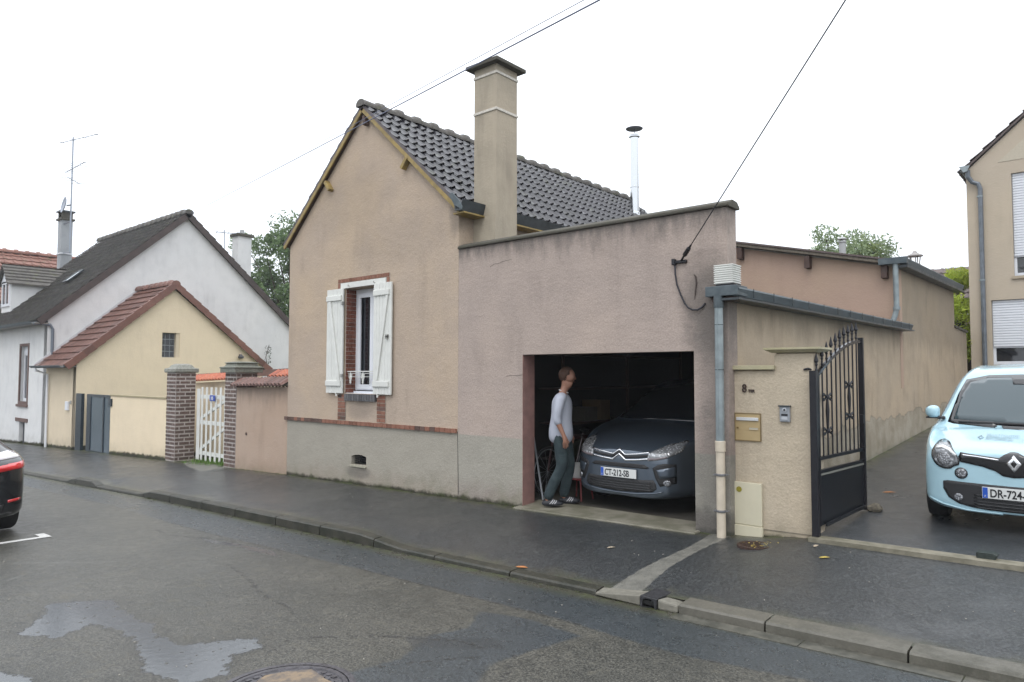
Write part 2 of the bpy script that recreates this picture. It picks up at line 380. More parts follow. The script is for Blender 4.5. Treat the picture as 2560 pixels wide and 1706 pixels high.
XP = xsamp((-45,-18,.5),(-18,-12,.12),(-12,-2,.06),(-2,1,.08),(1,12,.6))
CONC = [(-3.36,-2.16),(-3.12,-2.2),(-3.1,-1.9),(-3.14,-1.2),(-3.16,-.6),(-3.14,.02),(-3.36,.02),(-3.3,-.6),(-3.32,-1.3),(-3.36,-1.8)]
def a_edge(X, Y): return np.where(X < -3.2, -.02-Y, np.where(X < -2.3, .13-Y, 1.))
pv = grid('pavement', XP, np.linspace(0, 1, 34), lambda X, r: Yk(X)+.125+(0.16-Yk(X)-.125)*r, pave_z, pmat,
          dict(edge=lambda X, Y: np.minimum(a_edge(X, Y), Y-Yk(X)-.1+.02), conc=lambda X, Y: np.maximum(sdist(X, Y, CONC), sdist(X, Y, [(-15.9,-.02),(-14.9,-.35),(-13.9,-.55),(-13.9,.3),(-16,.3)]))))
structure(pv)
dmat = pave_mat('wet_driveway_asphalt', (.020, .023, .027), (.075, .082, .090), .26, .42)
XD = xsamp((-3.1,1,.08),(1,9,.5))
def a_dedge(X, Y): return X-(-3.16+.026*Y)-.02 + .0*Y
dv = grid('driveway', XD, xsamp((0,3,.1),(3,14,.2)), lambda X, r: r+.14, drive_z, dmat, dict(edge=a_dedge, conc=lambda X, Y: X*0-1))
structure(dv)

# kerb: individual stones
kmat = NT('kerb_concrete'); t = kmat; p = t.pos(); n = t.noise(p, 6, 6, .65); n2 = t.noise(p, 60, 3)
c = t.mix(t.mp(n, .35, .68), (.115, .108, .086), (.062, .060, .044)); c = t.mix(t.mp(n2, .35, .7), t.mix(1., c, (.75,)*3, 'MULTIPLY'), c)
c = t.mix(t.math('MULTIPLY', t.rnd(), .35), c, (.14, .13, .11)); t.set(col=c, rough=t.mp(n, .3, .7, .4, .6)); t.bump(n2, .4, .003)
kmat2 = NT('shaded_mossy_kerb'); t = kmat2; p = t.pos(); n = t.noise(p, 5, 6, .65); n2 = t.noise(p, 45, 5)  # left kerb: greenish moss tone, with its shadow darkened into the colour
c = t.mix(t.mp(n, .38, .64), (.050, .047, .034), (.024, .026, .016)); c = t.mix(t.mp(n2, .4, .65), t.mix(1., c, (.6,)*3, 'MULTIPLY'), c)
t.set(col=c, rough=.5); t.bump(n2, .5, .004)
kerb = thing('kerb', 'x', 'x', (-6, -2.2, 0)); del kerb['label'], kerb['category']; kerb['kind'] = 'structure'
def kerb_stone(xa, xb, wide=.13, gap=.014):
    mb = MB(); N = 5; xs = np.linspace(xa+gap/2, xb-gap/2, N); ring = []
    for x in xs:
        k = float(Yk(x)); zt = float(pave_z(x, k+.13)); zr = float(road_z(x, k)); zt = max(zt, zr+.012)
        ring.append([(x, k-.003, zr-.10), (x, k, zr+.0), (x, k+.004, zt-.014), (x, k+.018, zt+.001), (x, k+wide, zt+.006), (x, k+wide, zr-.1)])
    vs = [q for r_ in ring for q in r_]; m = 6; fs = []
    for i in range(N-1):
        for j in range(m-1): a = i*m+j; fs.append((a, a+1, a+m+1, a+m)[::-1])
    fs += [tuple(range(m)), tuple((N-1)*m+j for j in range(m-1, -1, -1))]
    mb.add(vs, fs); return mb.obj('kerb_stone', kmat.m if xa > -2.8 else kmat2.m, kerb, angle=25)
xs = [-2.66, -1.98, -1.06, -.1, .9, 1.9]
for a, b in zip(xs, xs[1:]): kerb_stone(a, b, .20)
x = -3.42; k = 0
while x > -36:
    L = 1.0 + (.02 if k % 2 else -.03); kerb_stone(x-L, x); x -= L; k += 1
# gutter slabs along the right-hand kerb
gs = NT('gutter_concrete'); t = gs; p = t.pos(); n = t.noise(p, 7, 6, .65)
t.set(col=t.mix(t.mp(n, .35, .66), (.055, .055, .045), (.12, .115, .095)), rough=.42); t.bump(t.noise(p, 70, 3), .3, .003)
xs = [-2.66, -1.7, -.75, .3, 1.3]
for a, b in zip(xs, xs[1:]):
    mb = MB(); k1, k2 = float(Yk(a)), float(Yk(b)); z1, z2 = float(road_z(a, k1-.05)), float(road_z(b, k2-.05))
    mb.add([(a+.004,k1-.15,z1-.05),(b-.004,k2-.15,z2-.05),(b-.004,k2-.004,z2-.05),(a+.004,k1-.004,z1-.05),(a+.004,k1-.15,z1+.008),(b-.004,k2-.15,z2+.008),(b-.004,k2-.004,z2+.004),(a+.004,k1-.004,z1+.004)],
           [(0,3,2,1),(4,5,6,7),(0,1,5,4),(1,2,6,5),(2,3,7,6),(3,0,4,7)]); mb.obj('gutter_slab', gs.m, kerb)

# kerb drain (a short pipe mouth let into the kerb)
cblk = simple('pale_concrete', (.18, .17, .14), .7, vary=.1, grain=.25, gscale=25, bump=.3)
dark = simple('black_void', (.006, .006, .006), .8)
kd = thing('kerb_drain', 'small dark drain mouth of a pipe let into the kerb between pale mortar', 'drain', (-2.9, -2.1, .04))
zr = float(road_z(-2.9, -2.12)); zp = float(pave_z(-2.9, -1.95))
mb = MB(); mb.poly([(-.0,-.02),(.15,-.02),(.15,.085),(.0,.085)], .26, T(-2.985,-2.13,zr), holes=[[(.02,.0),(.13,.0),(.125,.055),(.1,.07),(.05,.07),(.025,.055)]])
mb.obj('pipe_mouth', simple('grey_cast_iron', (.07, .07, .075), .45, metal=.6, grain=.3), kd, bevel=.003)
mb = MB(); mb.box(-2.97,-2.85,-2.08,-2.07,zr,zr+.075); mb.obj('opening', dark, kd)
mb = MB(); mb.add([(-3.42,-2.13,zr),(-2.987,-2.12,zr),(-2.987,-1.88,zr),(-3.42,-2.0,zr),(-3.42,-2.13,zr+.02),(-2.987,-2.12,zr+.08),(-2.987,-1.88,zp+.012),(-3.42,-2.0,float(pave_z(-3.42,-2.0))+.006)],[(0,3,2,1),(4,5,6,7),(0,1,5,4),(1,2,6,5),(2,3,7,6),(3,0,4,7)])
mb.obj('mortar_wedge', cblk, kd, bevel=.008)
mb = MB(); mb.add([(-2.833,-2.12,zr),(-2.665,-2.10,zr),(-2.665,-1.9,zr),(-2.833,-1.86,zr),(-2.833,-2.12,zr+.085),(-2.665,-2.09,zr+.06),(-2.665,-1.9,zp+.01),(-2.833,-1.88,zp+.014)],[(0,3,2,1),(4,5,6,7),(0,1,5,4),(1,2,6,5),(2,3,7,6),(3,0,4,7)])
mb.obj('mortar_lump', cblk, kd, bevel=.015)
mb = MB(); mb.box(-2.99,-2.84,-2.12,-1.87,zp-.02,zp+.012); mb.obj('drain_plate', dark, kd)

# concrete sills: garage threshold and driveway sill
sill = NT('worn_concrete'); t = sill; p = t.pos(); n = t.noise(p, 3.5, 6, .65)
t.set(col=t.mix(t.mp(n, .35, .66), (.21, .195, .155), (.12, .115, .08)), rough=.55); t.bump(t.noise(p, 60, 4), .5, .004)
mb = MB(); mb.add([(-6.06,-.13,-.04),(-3.48,-.13,0.0),(-3.48,.42,.012),(-6.06,.42,.0),(-6.06,-.13,-.02+.02),(-3.48,-.13,.045),(-3.48,.42,.05),(-6.06,.42,.03)],[(0,3,2,1),(4,5,6,7),(0,1,5,4),(1,2,6,5),(2,3,7,6),(3,0,4,7)])
structure(mb.obj('garage_threshold', sill.m, None, bevel=.008))
def strip(name, pts, zf, w, th, mat, z_off=.012):
    mb = MB(); vs = []; fs = []
    for i, (x, y) in enumerate(pts):
        for dy, dz in ((0,-th),(0,0),(w,0),(w,-th)): vs.append((x, y+dy, zf(x, y+dy)+z_off+dz))
    for i in range(len(pts)-1):
        for j in range(4): a = i*4+j; b = i*4+(j+1) % 4; fs.append((a, a+4, b+4, b)[::-1])
    fs += [(0,1,2,3)[::-1], tuple(len(vs)-4+k for k in range(4))]
    mb.add(vs, fs); return mb.obj(name, mat)
sp_ = NT('driveway_sill_concrete'); t = sp_; p = t.pos(); n = t.noise(p, 5, 6, .65)
t.set(col=t.mix(t.mp(n, .35, .68), (.22, .20, .15), (.125, .115, .08)), rough=.55); t.bump(t.noise(p, 60, 4), .5, .004)
structure(strip('driveway_sill', [(x, -.03+.02*math.sin(x*2)) for x in np.arange(-2.34, 4.1, .25)], lambda x, y: float(drive_z(x, .14)), .17, .08, sp_.m, .006))

# garage floor and back yards
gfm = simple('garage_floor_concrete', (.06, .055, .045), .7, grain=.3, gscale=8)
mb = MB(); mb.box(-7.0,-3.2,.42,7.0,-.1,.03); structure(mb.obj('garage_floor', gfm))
gmat = NT('distant_ground'); t = gmat; p = t.pos(); n = t.noise(p, .2, 6)
t.set(col=t.mix(t.mp(n, .4, .6), (.05, .06, .03), (.07, .065, .045)), rough=.9)
mb = MB(); mb.add([(-300,-300,-1.35),(300,-300,-1.35),(300,300,-1.35),(-300,300,-1.35)],[(0,1,2,3)]); structure(mb.obj('ground', gmat.m))
ym = NT('yard_grass'); t = ym; p = t.pos(); n = t.noise(p, 5, 6)
t.set(col=t.mix(t.mp(n, .4, .6), (.05, .09, .02), (.09, .085, .05)), rough=.9)
structure(grid('yard', xsamp((-26,-11.6,.8)), xsamp((0,14,.7)), lambda X, r: r+.17, lambda X, Y: g0(X)-.02, ym.m))

# thin rain haze over the whole place
hz_ = bpy.data.materials.new('rain_haze'); hz_.use_nodes = True; hz_.node_tree.nodes.clear()
ho = hz_.node_tree.nodes.new('ShaderNodeOutputMaterial'); hv = hz_.node_tree.nodes.new('ShaderNodeVolumePrincipled')
hv.inputs['Color'].default_value = (.93, .96, 1, 1); hv.inputs['Density'].default_value = .0010; hv.inputs['Anisotropy'].default_value = .2
hz_.node_tree.links.new(hv.outputs[0], ho.inputs['Volume'])
mb = MB(); mb.box(-310, 310, -310, 310, -2.4, 13.5); o = mb.obj('haze', hz_); o['kind'] = 'stuff'
# ------------------------------------------------------------------ shared materials
HB = (.093, .018)      # facade ground line
m_house = plaster('render_house', (.41,.33,.265), (.115,.105,.095), ztop=None, zbase=HB, warm=(.455,.355,.26), baseamt=.5,
                  low=(.925, (.335,.31,.262)), xstain=[(-9.9,4.7,1.4,.7,.16),(-8.6,3.9,1.5,.5,.14),(-9.5,1.15,.45,.2,.35),(-7.3,4.1,.15,.4,.4),(-9.54,.12,.4,.12,.6)], streak=.35, grain=.16, gs=48, bump=.7)
m_garage = plaster('render_garage', (.365,.302,.268), (.075,.072,.068), ztop=3.62, zbase=HB, warm=(.405,.33,.285), topamt=.7,
                   low=(.885, (.325,.305,.262)), xstain=[(-3.33,2.5,.42,.75,.6),(-3.35,.75,.35,.8,.5),(-3.3,1.9,.3,1.0,.4),(-3.35,.15,.5,.2,.7)], mott=.22, streak=.35, grain=.16, gs=48, bump=.7)
m_garage_hi = m_garage
m_drive = plaster('render_driveway_wall', (.39,.32,.24), (.10,.09,.07), ztop=2.50, zbase=(.12,0.,.055), baseamt=.8, topamt=.35, warm=(.42,.335,.24), streak=.9, mott=.45, scrape=.60, grain=.13, gs=48)
m_pier = plaster('render_pier', (.45,.385,.295), (.13,.115,.085), zbase=(.10,.018), baseamt=.4, warm=(.49,.41,.305), mott=.4, streak=.3, grain=.14, gs=40, bump=.8)
m_pink = plaster('render_pink_wall', (.40,.295,.225), (.12,.10,.085), ztop=1.5, zbase=(.12,.031), baseamt=.75, topamt=.5, warm=(.41,.315,.25))
m_rear = plaster('render_rear_wall', (.40,.285,.225), (.11,.09,.08), ztop=None, warm=(.42,.31,.23), streak=.35)
m_white = plaster('render_white_house', (.63,.632,.632), (.22,.23,.25), zbase=(.29,.031), baseamt=.25, warm=(.67,.668,.66), xstain=[], mott=.28, grain=.05, streak=.4)
m_yellow = plaster('render_yellow', (.70,.59,.43), (.3,.27,.2), zbase=(.29,.031), baseamt=.25, warm=(.73,.615,.445), grain=.06, mott=.15, streak=.2)
m_yellow2 = plaster('render_yellow_street', (.60,.51,.38), (.3,.27,.2), zbase=(.29,.031), baseamt=.35, grain=.06, mott=.15, streak=.25)
m_right = plaster('render_right_house', (.44,.375,.295), (.25,.2,.15), warm=(.46,.39,.30), grain=.06, mott=.14, streak=.25)
m_chim = plaster('render_chimney', (.37,.325,.255), (.10,.095,.07), warm=(.39,.335,.26), streak=.6, mott=.4, grain=.08)
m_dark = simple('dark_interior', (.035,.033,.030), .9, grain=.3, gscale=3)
def piece_mat(name, lo, hi, rough=.6, gs=30, grain=.3, moss=None, spec=.4, bump=.4, rv=0.):
    t = NT(name); p = t.pos(); r = t.rnd(); n = t.noise(p, gs, 5, .65)
    c = t.mix(r, lo, hi); r2 = t.math('FRACT', t.math('MULTIPLY', r, 7.31))
    c = t.mix(t.math('MULTIPLY', t.mp(r2, .7, 1.), .5), c, tuple(v*.4 for v in lo))
    c = t.mix(t.math('MULTIPLY', t.mp(n, .4, .7), grain), c, tuple(v*.45 for v in lo))
    if moss:
        c = t.mix(t.math('MULTIPLY', t.mp(t.noise(p, 3.1, 6, .7), .55, .66), .7), c, moss)
    t.set(col=c, rough=t.mp(n, .3, .7, rough-.06, rough+.12) , spec=spec); t.bump(n, bump, .004)
    MATS[name] = t.m; return t.m
m_brick = piece_mat('red_brick', (.215,.095,.062), (.27,.13,.088), .75, 45)
m_brick_dk = piece_mat('dark_brick', (.085,.055,.045), (.17,.095,.075), .75, 45)
m_brick_rev = piece_mat('reveal_brick', (.145,.050,.032), (.20,.070,.045), .7, 45)
m_sillb = piece_mat('grey_sill_brick', (.085,.085,.09), (.15,.145,.145), .6, 45, .5)
m_pillar = piece_mat('old_pillar_brick', (.105,.072,.062), (.165,.115,.098), .75, 45, .5)
m_mortar = simple('mortar', (.40,.36,.30), .85, grain=.4, gscale=14)
m_mortar_w = simple('pale_mortar', (.50,.45,.42), .85, grain=.3, gscale=20)
m_tile_h = piece_mat('dark_wet_roof_tile', (.010,.010,.014), (.030,.028,.036), .13, 12, .3, (.04,.045,.025), .8, .2)
m_ridge = piece_mat('grey_ridge_tile', (.085,.078,.070), (.13,.118,.105), .6, 25, .6, (.07,.075,.03))
m_tile_w = piece_mat('weathered_dark_tile', (.085,.080,.072), (.11,.098,.085), .5, 6, .6, (.11,.115,.055), .5)
m_tile_r = piece_mat('terracotta_tile', (.165,.078,.060), (.215,.102,.076), .36, 18, .35, None, .5)
m_tile_o = piece_mat('orange_coping_tile', (.40,.10,.05), (.48,.14,.065), .22, 18, .4)
m_tile_m = piece_mat('mauve_coping_tile', (.15,.085,.07), (.22,.12,.10), .2, 18, .6)
m_tile_b = piece_mat('brown_roof_tile', (.10,.075,.07), (.15,.11,.10), .5, 8, .4)
m_tile_rr = piece_mat('old_red_tile', (.22,.10,.075), (.27,.13,.095), .5, 8, .5, (.09,.09,.05))
m_zinc = NT('weathered_zinc'); t = m_zinc; p = t.pos(); n = t.noise(p, 7, 6, .6)
t.set(col=t.mix(t.mp(n, .35, .65), (.060,.078,.088), (.105,.128,.14)), rough=t.mp(n, .3, .7, .38, .6), metal=.35, spec=.5); m_zinc = t.m
m_zincl = simple('pale_zinc_pipe', (.27,.315,.33), .42, metal=.25, grain=.25, gscale=9)
m_zincd = simple('dark_zinc', (.055,.065,.072), .4, metal=.3, grain=.3, gscale=9)
m_whitep = simple('white_paint', (.66,.665,.63), .45, grain=.08, gscale=6)
m_upvc = simple('white_upvc', (.70,.72,.76), .3)
m_yelwood = simple('ochre_wood', (.33,.235,.075), .6, grain=.4, gscale=9)
m_brownw = simple('brown_wood', (.075,.04,.03), .6, grain=.4, gscale=9)
m_coping = plaster('mossy_coping', (.10,.093,.078), (.04,.04,.032), mott=.8, grain=.2, streak=.7, warm=(.065,.062,.046))
m_copl = plaster('pale_coping', (.42,.385,.28), (.12,.115,.05), mott=.4, grain=.1, streak=.5, warm=(.34,.31,.16))
m_capst = plaster('lichen_capstone', (.30,.30,.27), (.06,.065,.045), mott=.9, grain=.25, streak=.7, warm=(.16,.17,.14), gs=30)
def glass_mat():
    t = NT('dark_window_glass'); t.set(col=(.012,.014,.018), rough=.03, spec=.8, coat=.3); return t.m
m_glass = glass_mat()
m_black = simple('black_paint_metal', (.012,.012,.016), .38, metal=.3)
m_cable = simple('black_cable', (.012,.011,.018), .5)
m_steel = simple('stainless_steel', (.62,.64,.66), .22, metal=1.)

def panel(name, mat, ox, oy, ang, outer, thick, parent, holes=(), oz=0.):
    mb = MB(); mb.poly(outer, thick, Mdir(ox, oy, ang, oz), holes); return mb.obj(name, mat, parent)

def frame_M(o, eu, ev):
    """local x=u across, y=v down the slope, z=normal"""
    eu = Vector(eu).normalized(); ev = Vector(ev).normalized(); en = eu.cross(ev)
    if en.z < 0: en = -en
    o = Vector(o); return Matrix(((eu.x,ev.x,en.x,o.x),(eu.y,ev.y,en.y,o.y),(eu.z,ev.z,en.z,o.z),(0,0,0,1)))
def tile_verts(w, l, prof, th=.018, tilt=.040):
    """one interlocking tile, profile heights across, lower lip"""
    n = len(prof); vs = []; fs = []
    for j, (v, dz) in enumerate(((0., -.0), (l*.96, tilt), (l*.985, tilt-.003), (l*.985, tilt-th-.006))):
        for i, h in enumerate(prof): vs.append((w*i/(n-1), v, (h if j < 3 else h*1.)+dz))
    for j in range(3):
        for i in range(n-1): a = j*n+i; fs.append((a, a+1, a+n+1, a+n))
    # right side lip
    return vs, fs
WAVE = [.002, .014, .040, .034, .004, -.006, -.010, -.008, .000]
FLAT = [.012, .012, .003, .003, .010, .010, .003, .003]
PAN = [.028, .030, .006, .0, .0, .0, .004]
def roof_tiles(parent, M, w, l, nu, nv, prof, mat, name='roof_tile', single=None, jit=.004, first_cols=None):
    """tiles as parts (the first `single` of them) and the rest joined"""
    vs, fs = tile_verts(w*1.01, l*1.06, prof); me = None; cnt = 0; rest = MB()
    mb0 = MB(); mb0.add(vs, fs); me = mb0.mesh(name, mat, False)
    flip = M.to_3x3().determinant() < 0
    if flip:
        me.flip_normals()
    for i in range(nu):
        for j in range(nv):
            Mt = M @ T(i*w, j*l, 0) @ T(random.uniform(-jit, jit), random.uniform(-jit, jit)*1.5, random.uniform(0, jit*.8)) @ Matrix.Rotation(random.uniform(-.008, .008), 4, 'Z') @ Matrix.Rotation(random.uniform(-.006,.006), 4, 'Y')
            if single is None or cnt < single: link(name, me, parent, Mt); cnt += 1
            else: rest.add(vs, [f[::-1] for f in fs] if flip else fs, Mt)
    if rest.v:
        o = rest.obj('roof_tiles', mat, parent); o['kind'] = 'stuff'; return o
def ridge_tiles(parent, a, b, r, mat, step=.38):
    a = Vector(a); b = Vector(b); L = (b-a).length; n = max(1, round(L/step)); d = (b-a)/n; st = d.length; dn = d.normalized()
    s_ = dn.cross(Vector((0,0,1))).normalized(); u = s_.cross(dn)
    mb = MB(); K = 9; prof = [(0, r*1.0), (st*.70, r*.93), (st*.78, r*1.26), (st*1.04, r*1.34)]; vs = []
    for y, rr in prof:
        for k in range(K): an = math.pi*(-.08+1.16*k/(K-1)); vs.append((rr*math.cos(an), y, rr*math.sin(an)*.85))
    fs = [(j*K+k, j*K+k+1, (j+1)*K+k+1, (j+1)*K+k) for j in range(3) for k in range(K-1)] + [tuple(range(K)), tuple(3*K+k for k in range(K-1,-1,-1))]
    mb.add(vs, fs); me = mb.mesh('ridge_tile', mat, True); me.set_sharp_from_angle(angle=R(40))
    for i in range(n):
        o = a+d*i; M = Matrix(((s_.x,dn.x,u.x,o.x),(s_.y,dn.y,u.y,o.y),(s_.z,dn.z,u.z,o.z+random.uniform(-.006,.006)),(0,0,0,1)))
        link('ridge_tile', me, parent, M)
BR = {}
def brick(parent, mat, cx, cy, cz, lx, ly, lz, name='brick', rz=0.):
    """a single brick: shared bevelled unit block per material and size"""
    key = (mat.name, round(lx,2), round(ly,2), round(lz,2))
    if key not in BR:
        b = .006; bm = bmesh.new(); bmesh.ops.create_cube(bm, size=1.)
        for v in bm.verts: v.co.x *= lx; v.co.y *= ly; v.co.z *= lz
        me = bpy.data.meshes.new(name); bm.to_mesh(me); bm.free(); me.materials.append(mat); BR[key] = me
    M = T(cx+random.uniform(-.0015,.0015), cy+random.uniform(-.0015,.0015), cz+random.uniform(-.0015,.0015)) @ Matrix.Rotation(rz+random.uniform(-.006,.006), 4, 'Z') @ Matrix.Rotation(random.uniform(-.01,.01), 4, 'Y')
    return link(name, BR[key], parent, M)
def gutter(parent, a, b, r=.07, mat=None, name='gutter'):
    """half-round gutter from a to b"""
    a = Vector(a); b = Vector(b); d = (b-a).normalized(); s_ = d.cross(Vector((0,0,1))).normalized(); mb = MB(); K = 9; vs = []
    for p in (a, b):
        for rr in (r, r-.006):
            for k in range(K): an = math.pi*(1+k/(K-1)); q = p+s_*rr*math.cos(an)+Vector((0,0,1))*rr*math.sin(an); vs.append(q)
    fs = []
    for k in range(K-1): fs += [(k, 2*K+k, 2*K+k+1, k+1), (K+k, K+k+1, 3*K+k+1, 3*K+k), (k, k+1, K+k+1, K+k), (2*K+k, 3*K+k, 3*K+k+1, 2*K+k+1)]
    fs += [(0, K, 3*K, 2*K), (K-1, 3*K-1, 4*K-1, 2*K-1)] if False else []
    mb.add(vs, fs); return mb.obj(name, mat or m_zinc, parent, smooth=False)

# ------------------------------------------------------------------ MAIN HOUSE
h = thing('pink_rendered_house', 'gabled house in worn beige-pink render with white shutters, dark tiles and brick band', 'house', (-9.46, 4, 0))
GX0, GX1, AX, AZ = -11.70, -7.225, -9.46, 6.16
WO = (-9.955, -9.115, 1.42, 3.205)
VENT = [(-9.735,.235),(-9.337,.255),(-9.337,.385),(-9.44,.408),(-9.54,.412),(-9.64,.403),(-9.735,.375)]
panel('gable_wall', m_house, 0, 0, 0, [(GX0,-.35),(GX1,-.35),(GX1,4.13),(AX,AZ),(GX0,4.13)], .32, h, [rect(*WO[:2], *WO[2:]), VENT])
panel('side_wall', m_house, GX1, .32, 90, [(0,-.3),(8.0,-.3),(8.0,4.20),(0,4.20)], .3, h)
panel('side_wall', m_house, GX0+.3, .32, 90, [(0,-.3),(8.0,-.3),(8.0,4.13),(0,4.13)], .3, h)
panel('rear_wall', m_house, 0, 8.32, 0, [(GX0,-.35),(GX1,-.35),(GX1,4.13),(AX,AZ),(GX0,4.13)], .25, h)
# roof: tiles on the right slope
sl = math.atan2(6.25-4.10, 2.41); RL = 3.15; ev = (math.cos(sl), 0, -math.sin(sl)); NC, NR = 46, 11; tw = 8.66/NC
roof_tiles(h, frame_M((AX, -.08, 6.255), (0,1,0), ev), tw, RL/NR, NC, NR, WAVE, m_tile_h, single=297)
mb = MB(); Mr = frame_M((AX, -.06, 6.235), (0,1,0), ev); mb.box(0, 8.61, 0, RL-.03, -.05, -.002, Mr); mb.obj('roof_deck', m_brownw, h)
evl = (-math.cos(sl), 0, -math.sin(sl)); Ml = frame_M((AX, -.08, 6.255), (0,1,0), evl)
roof_tiles(h, Ml, .298, RL/NR, 29, NR, WAVE, m_tile_h, single=0)
mb = MB(); mb.box(0, 8.66, 0, RL-.03, -.05, -.002, frame_M((AX, -.06, 6.235), (0,1,0), evl)); mb.obj('roof_deck', m_brownw, h)
ridge_tiles(h, (AX, -.12, 6.26), (AX, 8.6, 6.26), .115, m_ridge, .42)
# barge boards and their edge
for s_ in (1, -1):
    a = Vector((AX, -.072, 6.185)); d = Vector((s_*math.cos(sl), 0, -math.sin(sl)))
    mb = MB(); mb.bar(a+d*.03, a+d*(3.12), .022, .062); mb.obj('barge_board', m_yelwood, h)
    mb = MB(); mb.bar(a+d*.02+Vector((0,.004,.075)), a+d*3.14+Vector((0,.004,.075)), .02, .05); mb.obj('verge_mortar', simple('grey_mauve_mortar', (.14,.12,.125), .7, grain=.4), h)
for (xa, za, xb, zb) in ((-8.30,5.13,-8.43,4.98),(-10.49,5.14,-10.36,4.97),(-9.40,6.06,-9.37,5.9)):
    mb = MB(); mb.bar((xa,-.05,za),(xb,-.05,zb),.06,.10,(0,1,0)); mb.obj('purlin_end', m_yelwood if xa != -9.40 else m_brownw, h, bevel=.004)
# zinc box gutter along the right eave, with its end
ge = AX+2.42
mb = MB(); mb.poly([(-7.17,4.25),(-7.15,4.105),(-7.03,4.09),(-6.985,4.25),(-7.0,4.25),(-7.04,4.12),(-7.13,4.13),(-7.15,4.25)], 8.5, T(0,-.16,0)); mb.obj('eave_gutter', m_zincd, h)
mb = MB(); mb.poly([(-7.26,4.36),(-7.14,4.18),(-6.99,4.09),(-6.98,4.13),(-7.03,4.22),(-7.18,4.37)], .02, T(0,-.182,0)); mb.obj('gutter_end', m_zinc, h, bevel=.004)
mb = MB(); mb.box(-7.22,-7.0,-.12,8.3,4.062,4.084); mb.obj('eave_board', m_yelwood, h)
# chimney
ch = MB(); cx0, cx1, cy0, cy1 = -7.225, -6.78, .32, .79
ch.add([(cx0-.03,cy0-.03,3.2),(cx1+.0,cy0-.03,3.2),(cx1+.0,cy1,3.2),(cx0-.03,cy1,3.2),(cx0-.02,cy0-.02,3.72),(cx1,cy0-.02,3.72),(cx1,cy1,3.72),(cx0-.02,cy1,3.72),(cx0,cy0,4.15),(cx1,cy0,4.15),(cx1,cy1,4.15),(cx0,cy1,4.15),(cx0,cy0,6.33),(cx1,cy0,6.33),(cx1,cy1,6.33),(cx0,cy1,6.33)],
       [(0,1,5,4),(1,2,6,5),(2,3,7,6),(3,0,4,7),(4,5,9,8),(5,6,10,9),(6,7,11,10),(7,4,8,11),(8,9,13,12),(9,10,14,13),(10,11,15,14),(11,8,12,15),(12,13,14,15)])
chim = ch.obj('chimney', m_chim, h)
for z in (5.655, 6.205):
    mb = MB(); mb.box(cx0-.014, cx1+.014, cy0-.014, cy1+.014, z-.019, z+.019); mb.obj('chimney_band', simple('pale_stone_band', (.66,.62,.55), .7, grain=.3), chim, bevel=.003)
mb = MB(); e = .10
mb.add([(cx0-e,cy0-e,6.33),(cx1+e,cy0-e,6.33),(cx1+e,cy1+e,6.33),(cx0-e,cy1+e,6.33),(cx0-e,cy0-e,6.385),(cx1+e,cy0-e,6.385),(cx1+e,cy1+e,6.385),(cx0-e,cy1+e,6.385),(cx0+.12,cy0+.12,6.46),(cx1-.12,cy0+.12,6.46),(cx1-.12,cy1-.12,6.46),(cx0+.12,cy1-.12,6.46)],
       [(0,3,2,1),(0,1,5,4),(1,2,6,5),(2,3,7,6),(3,0,4,7),(4,5,9,8),(5,6,10,9),(6,7,11,10),(7,4,8,11),(8,9,10,11)])
mb.obj('chimney_cap', m_coping, chim, bevel=.008)
# steel flue on the roof
fx, fy = -8.78, 7.6
mb = MB(); mb.lathe([(.17,5.36),(.16,5.52),(.135,5.62),(.125,5.63),(.125,5.69),(.105,5.71),(.105,6.30),(.113,6.305),(.113,6.33),(.105,6.335),(.105,7.54),(.135,7.56),(.135,7.585),(.12,7.60),(.12,7.63),(.06,7.645)], 24, T(fx, fy, 0))
fl = mb.obj('flue_pipe', m_steel, h, angle=35)
mb = MB(); mb.lathe([(.012,7.62),(.012,7.76)], 6, T(fx, fy, 0)); mb.lathe([(.205,7.765),(.21,7.775),(.12,7.80),(.02,7.81)], 24, T(fx, fy, 0)); mb.obj('rain_cap', simple('dull_steel', (.12,.12,.16), .4, metal=.8), fl, smooth=False)
# window: brick dressings, reveal, frame
yb = -.006
def course(x0, x1, z, n, lx, lz, mat, y=-.012, ly=.06):
    st = (x1-x0)/n
    for i in range(n): brick(h, mat, x0+st*(i+.5), y+ly/2, z, st-.008, ly, lz)
mb = MB(); mb.box(-10.165, -8.775, -.006, .0 -.001, 3.31, 3.378); mb.box(-10.165,-10.085,-.006,-.001,3.21,3.31); mb.box(-8.855,-8.775,-.006,-.001,3.21,3.31)
mb.box(-10.128,-9.9,-.006,-.001,.962,1.40); mb.box(-9.07,-8.845,-.006,-.001,.962,1.40); mb.obj('mortar_bed', m_mortar, h)
course(-10.16, -8.78, 3.344, 21, 0, .062, m_brick)
for s_ in (-10.125, -8.815):
    brick(h, m_brick, s_, .02, 3.26, .068, .06, .09)
for j in range(7):
    z = 1.000+j*.062
    for x0, x1 in ((-10.125,-9.905),(-9.065,-8.85)):
        if j % 2: course(x0, x1, z, 1, 0, .052, m_brick if (j+int(x0)) % 3 else m_brick_dk)
        else:
            mid = x0+(x1-x0)*(.5 if j % 4 else .35)
            for a, b in ((x0, mid), (mid, x1)): brick(h, random.choice([m_brick, m_brick, m_brick, m_brick_dk]), (a+b)/2, .018, z, b-a-.008, .06, .052)
# sill of bricks on edge
mb = MB(); mb.box(-9.90,-9.075,-.02,.10,1.305,1.395); mb.obj('sill_bed', simple('dark_mortar', (.05,.05,.05), .8), h)
for i in range(12): brick(h, m_sillb, -9.90+.0689*(i+.5), .005, 1.356, .058, .11, .115)
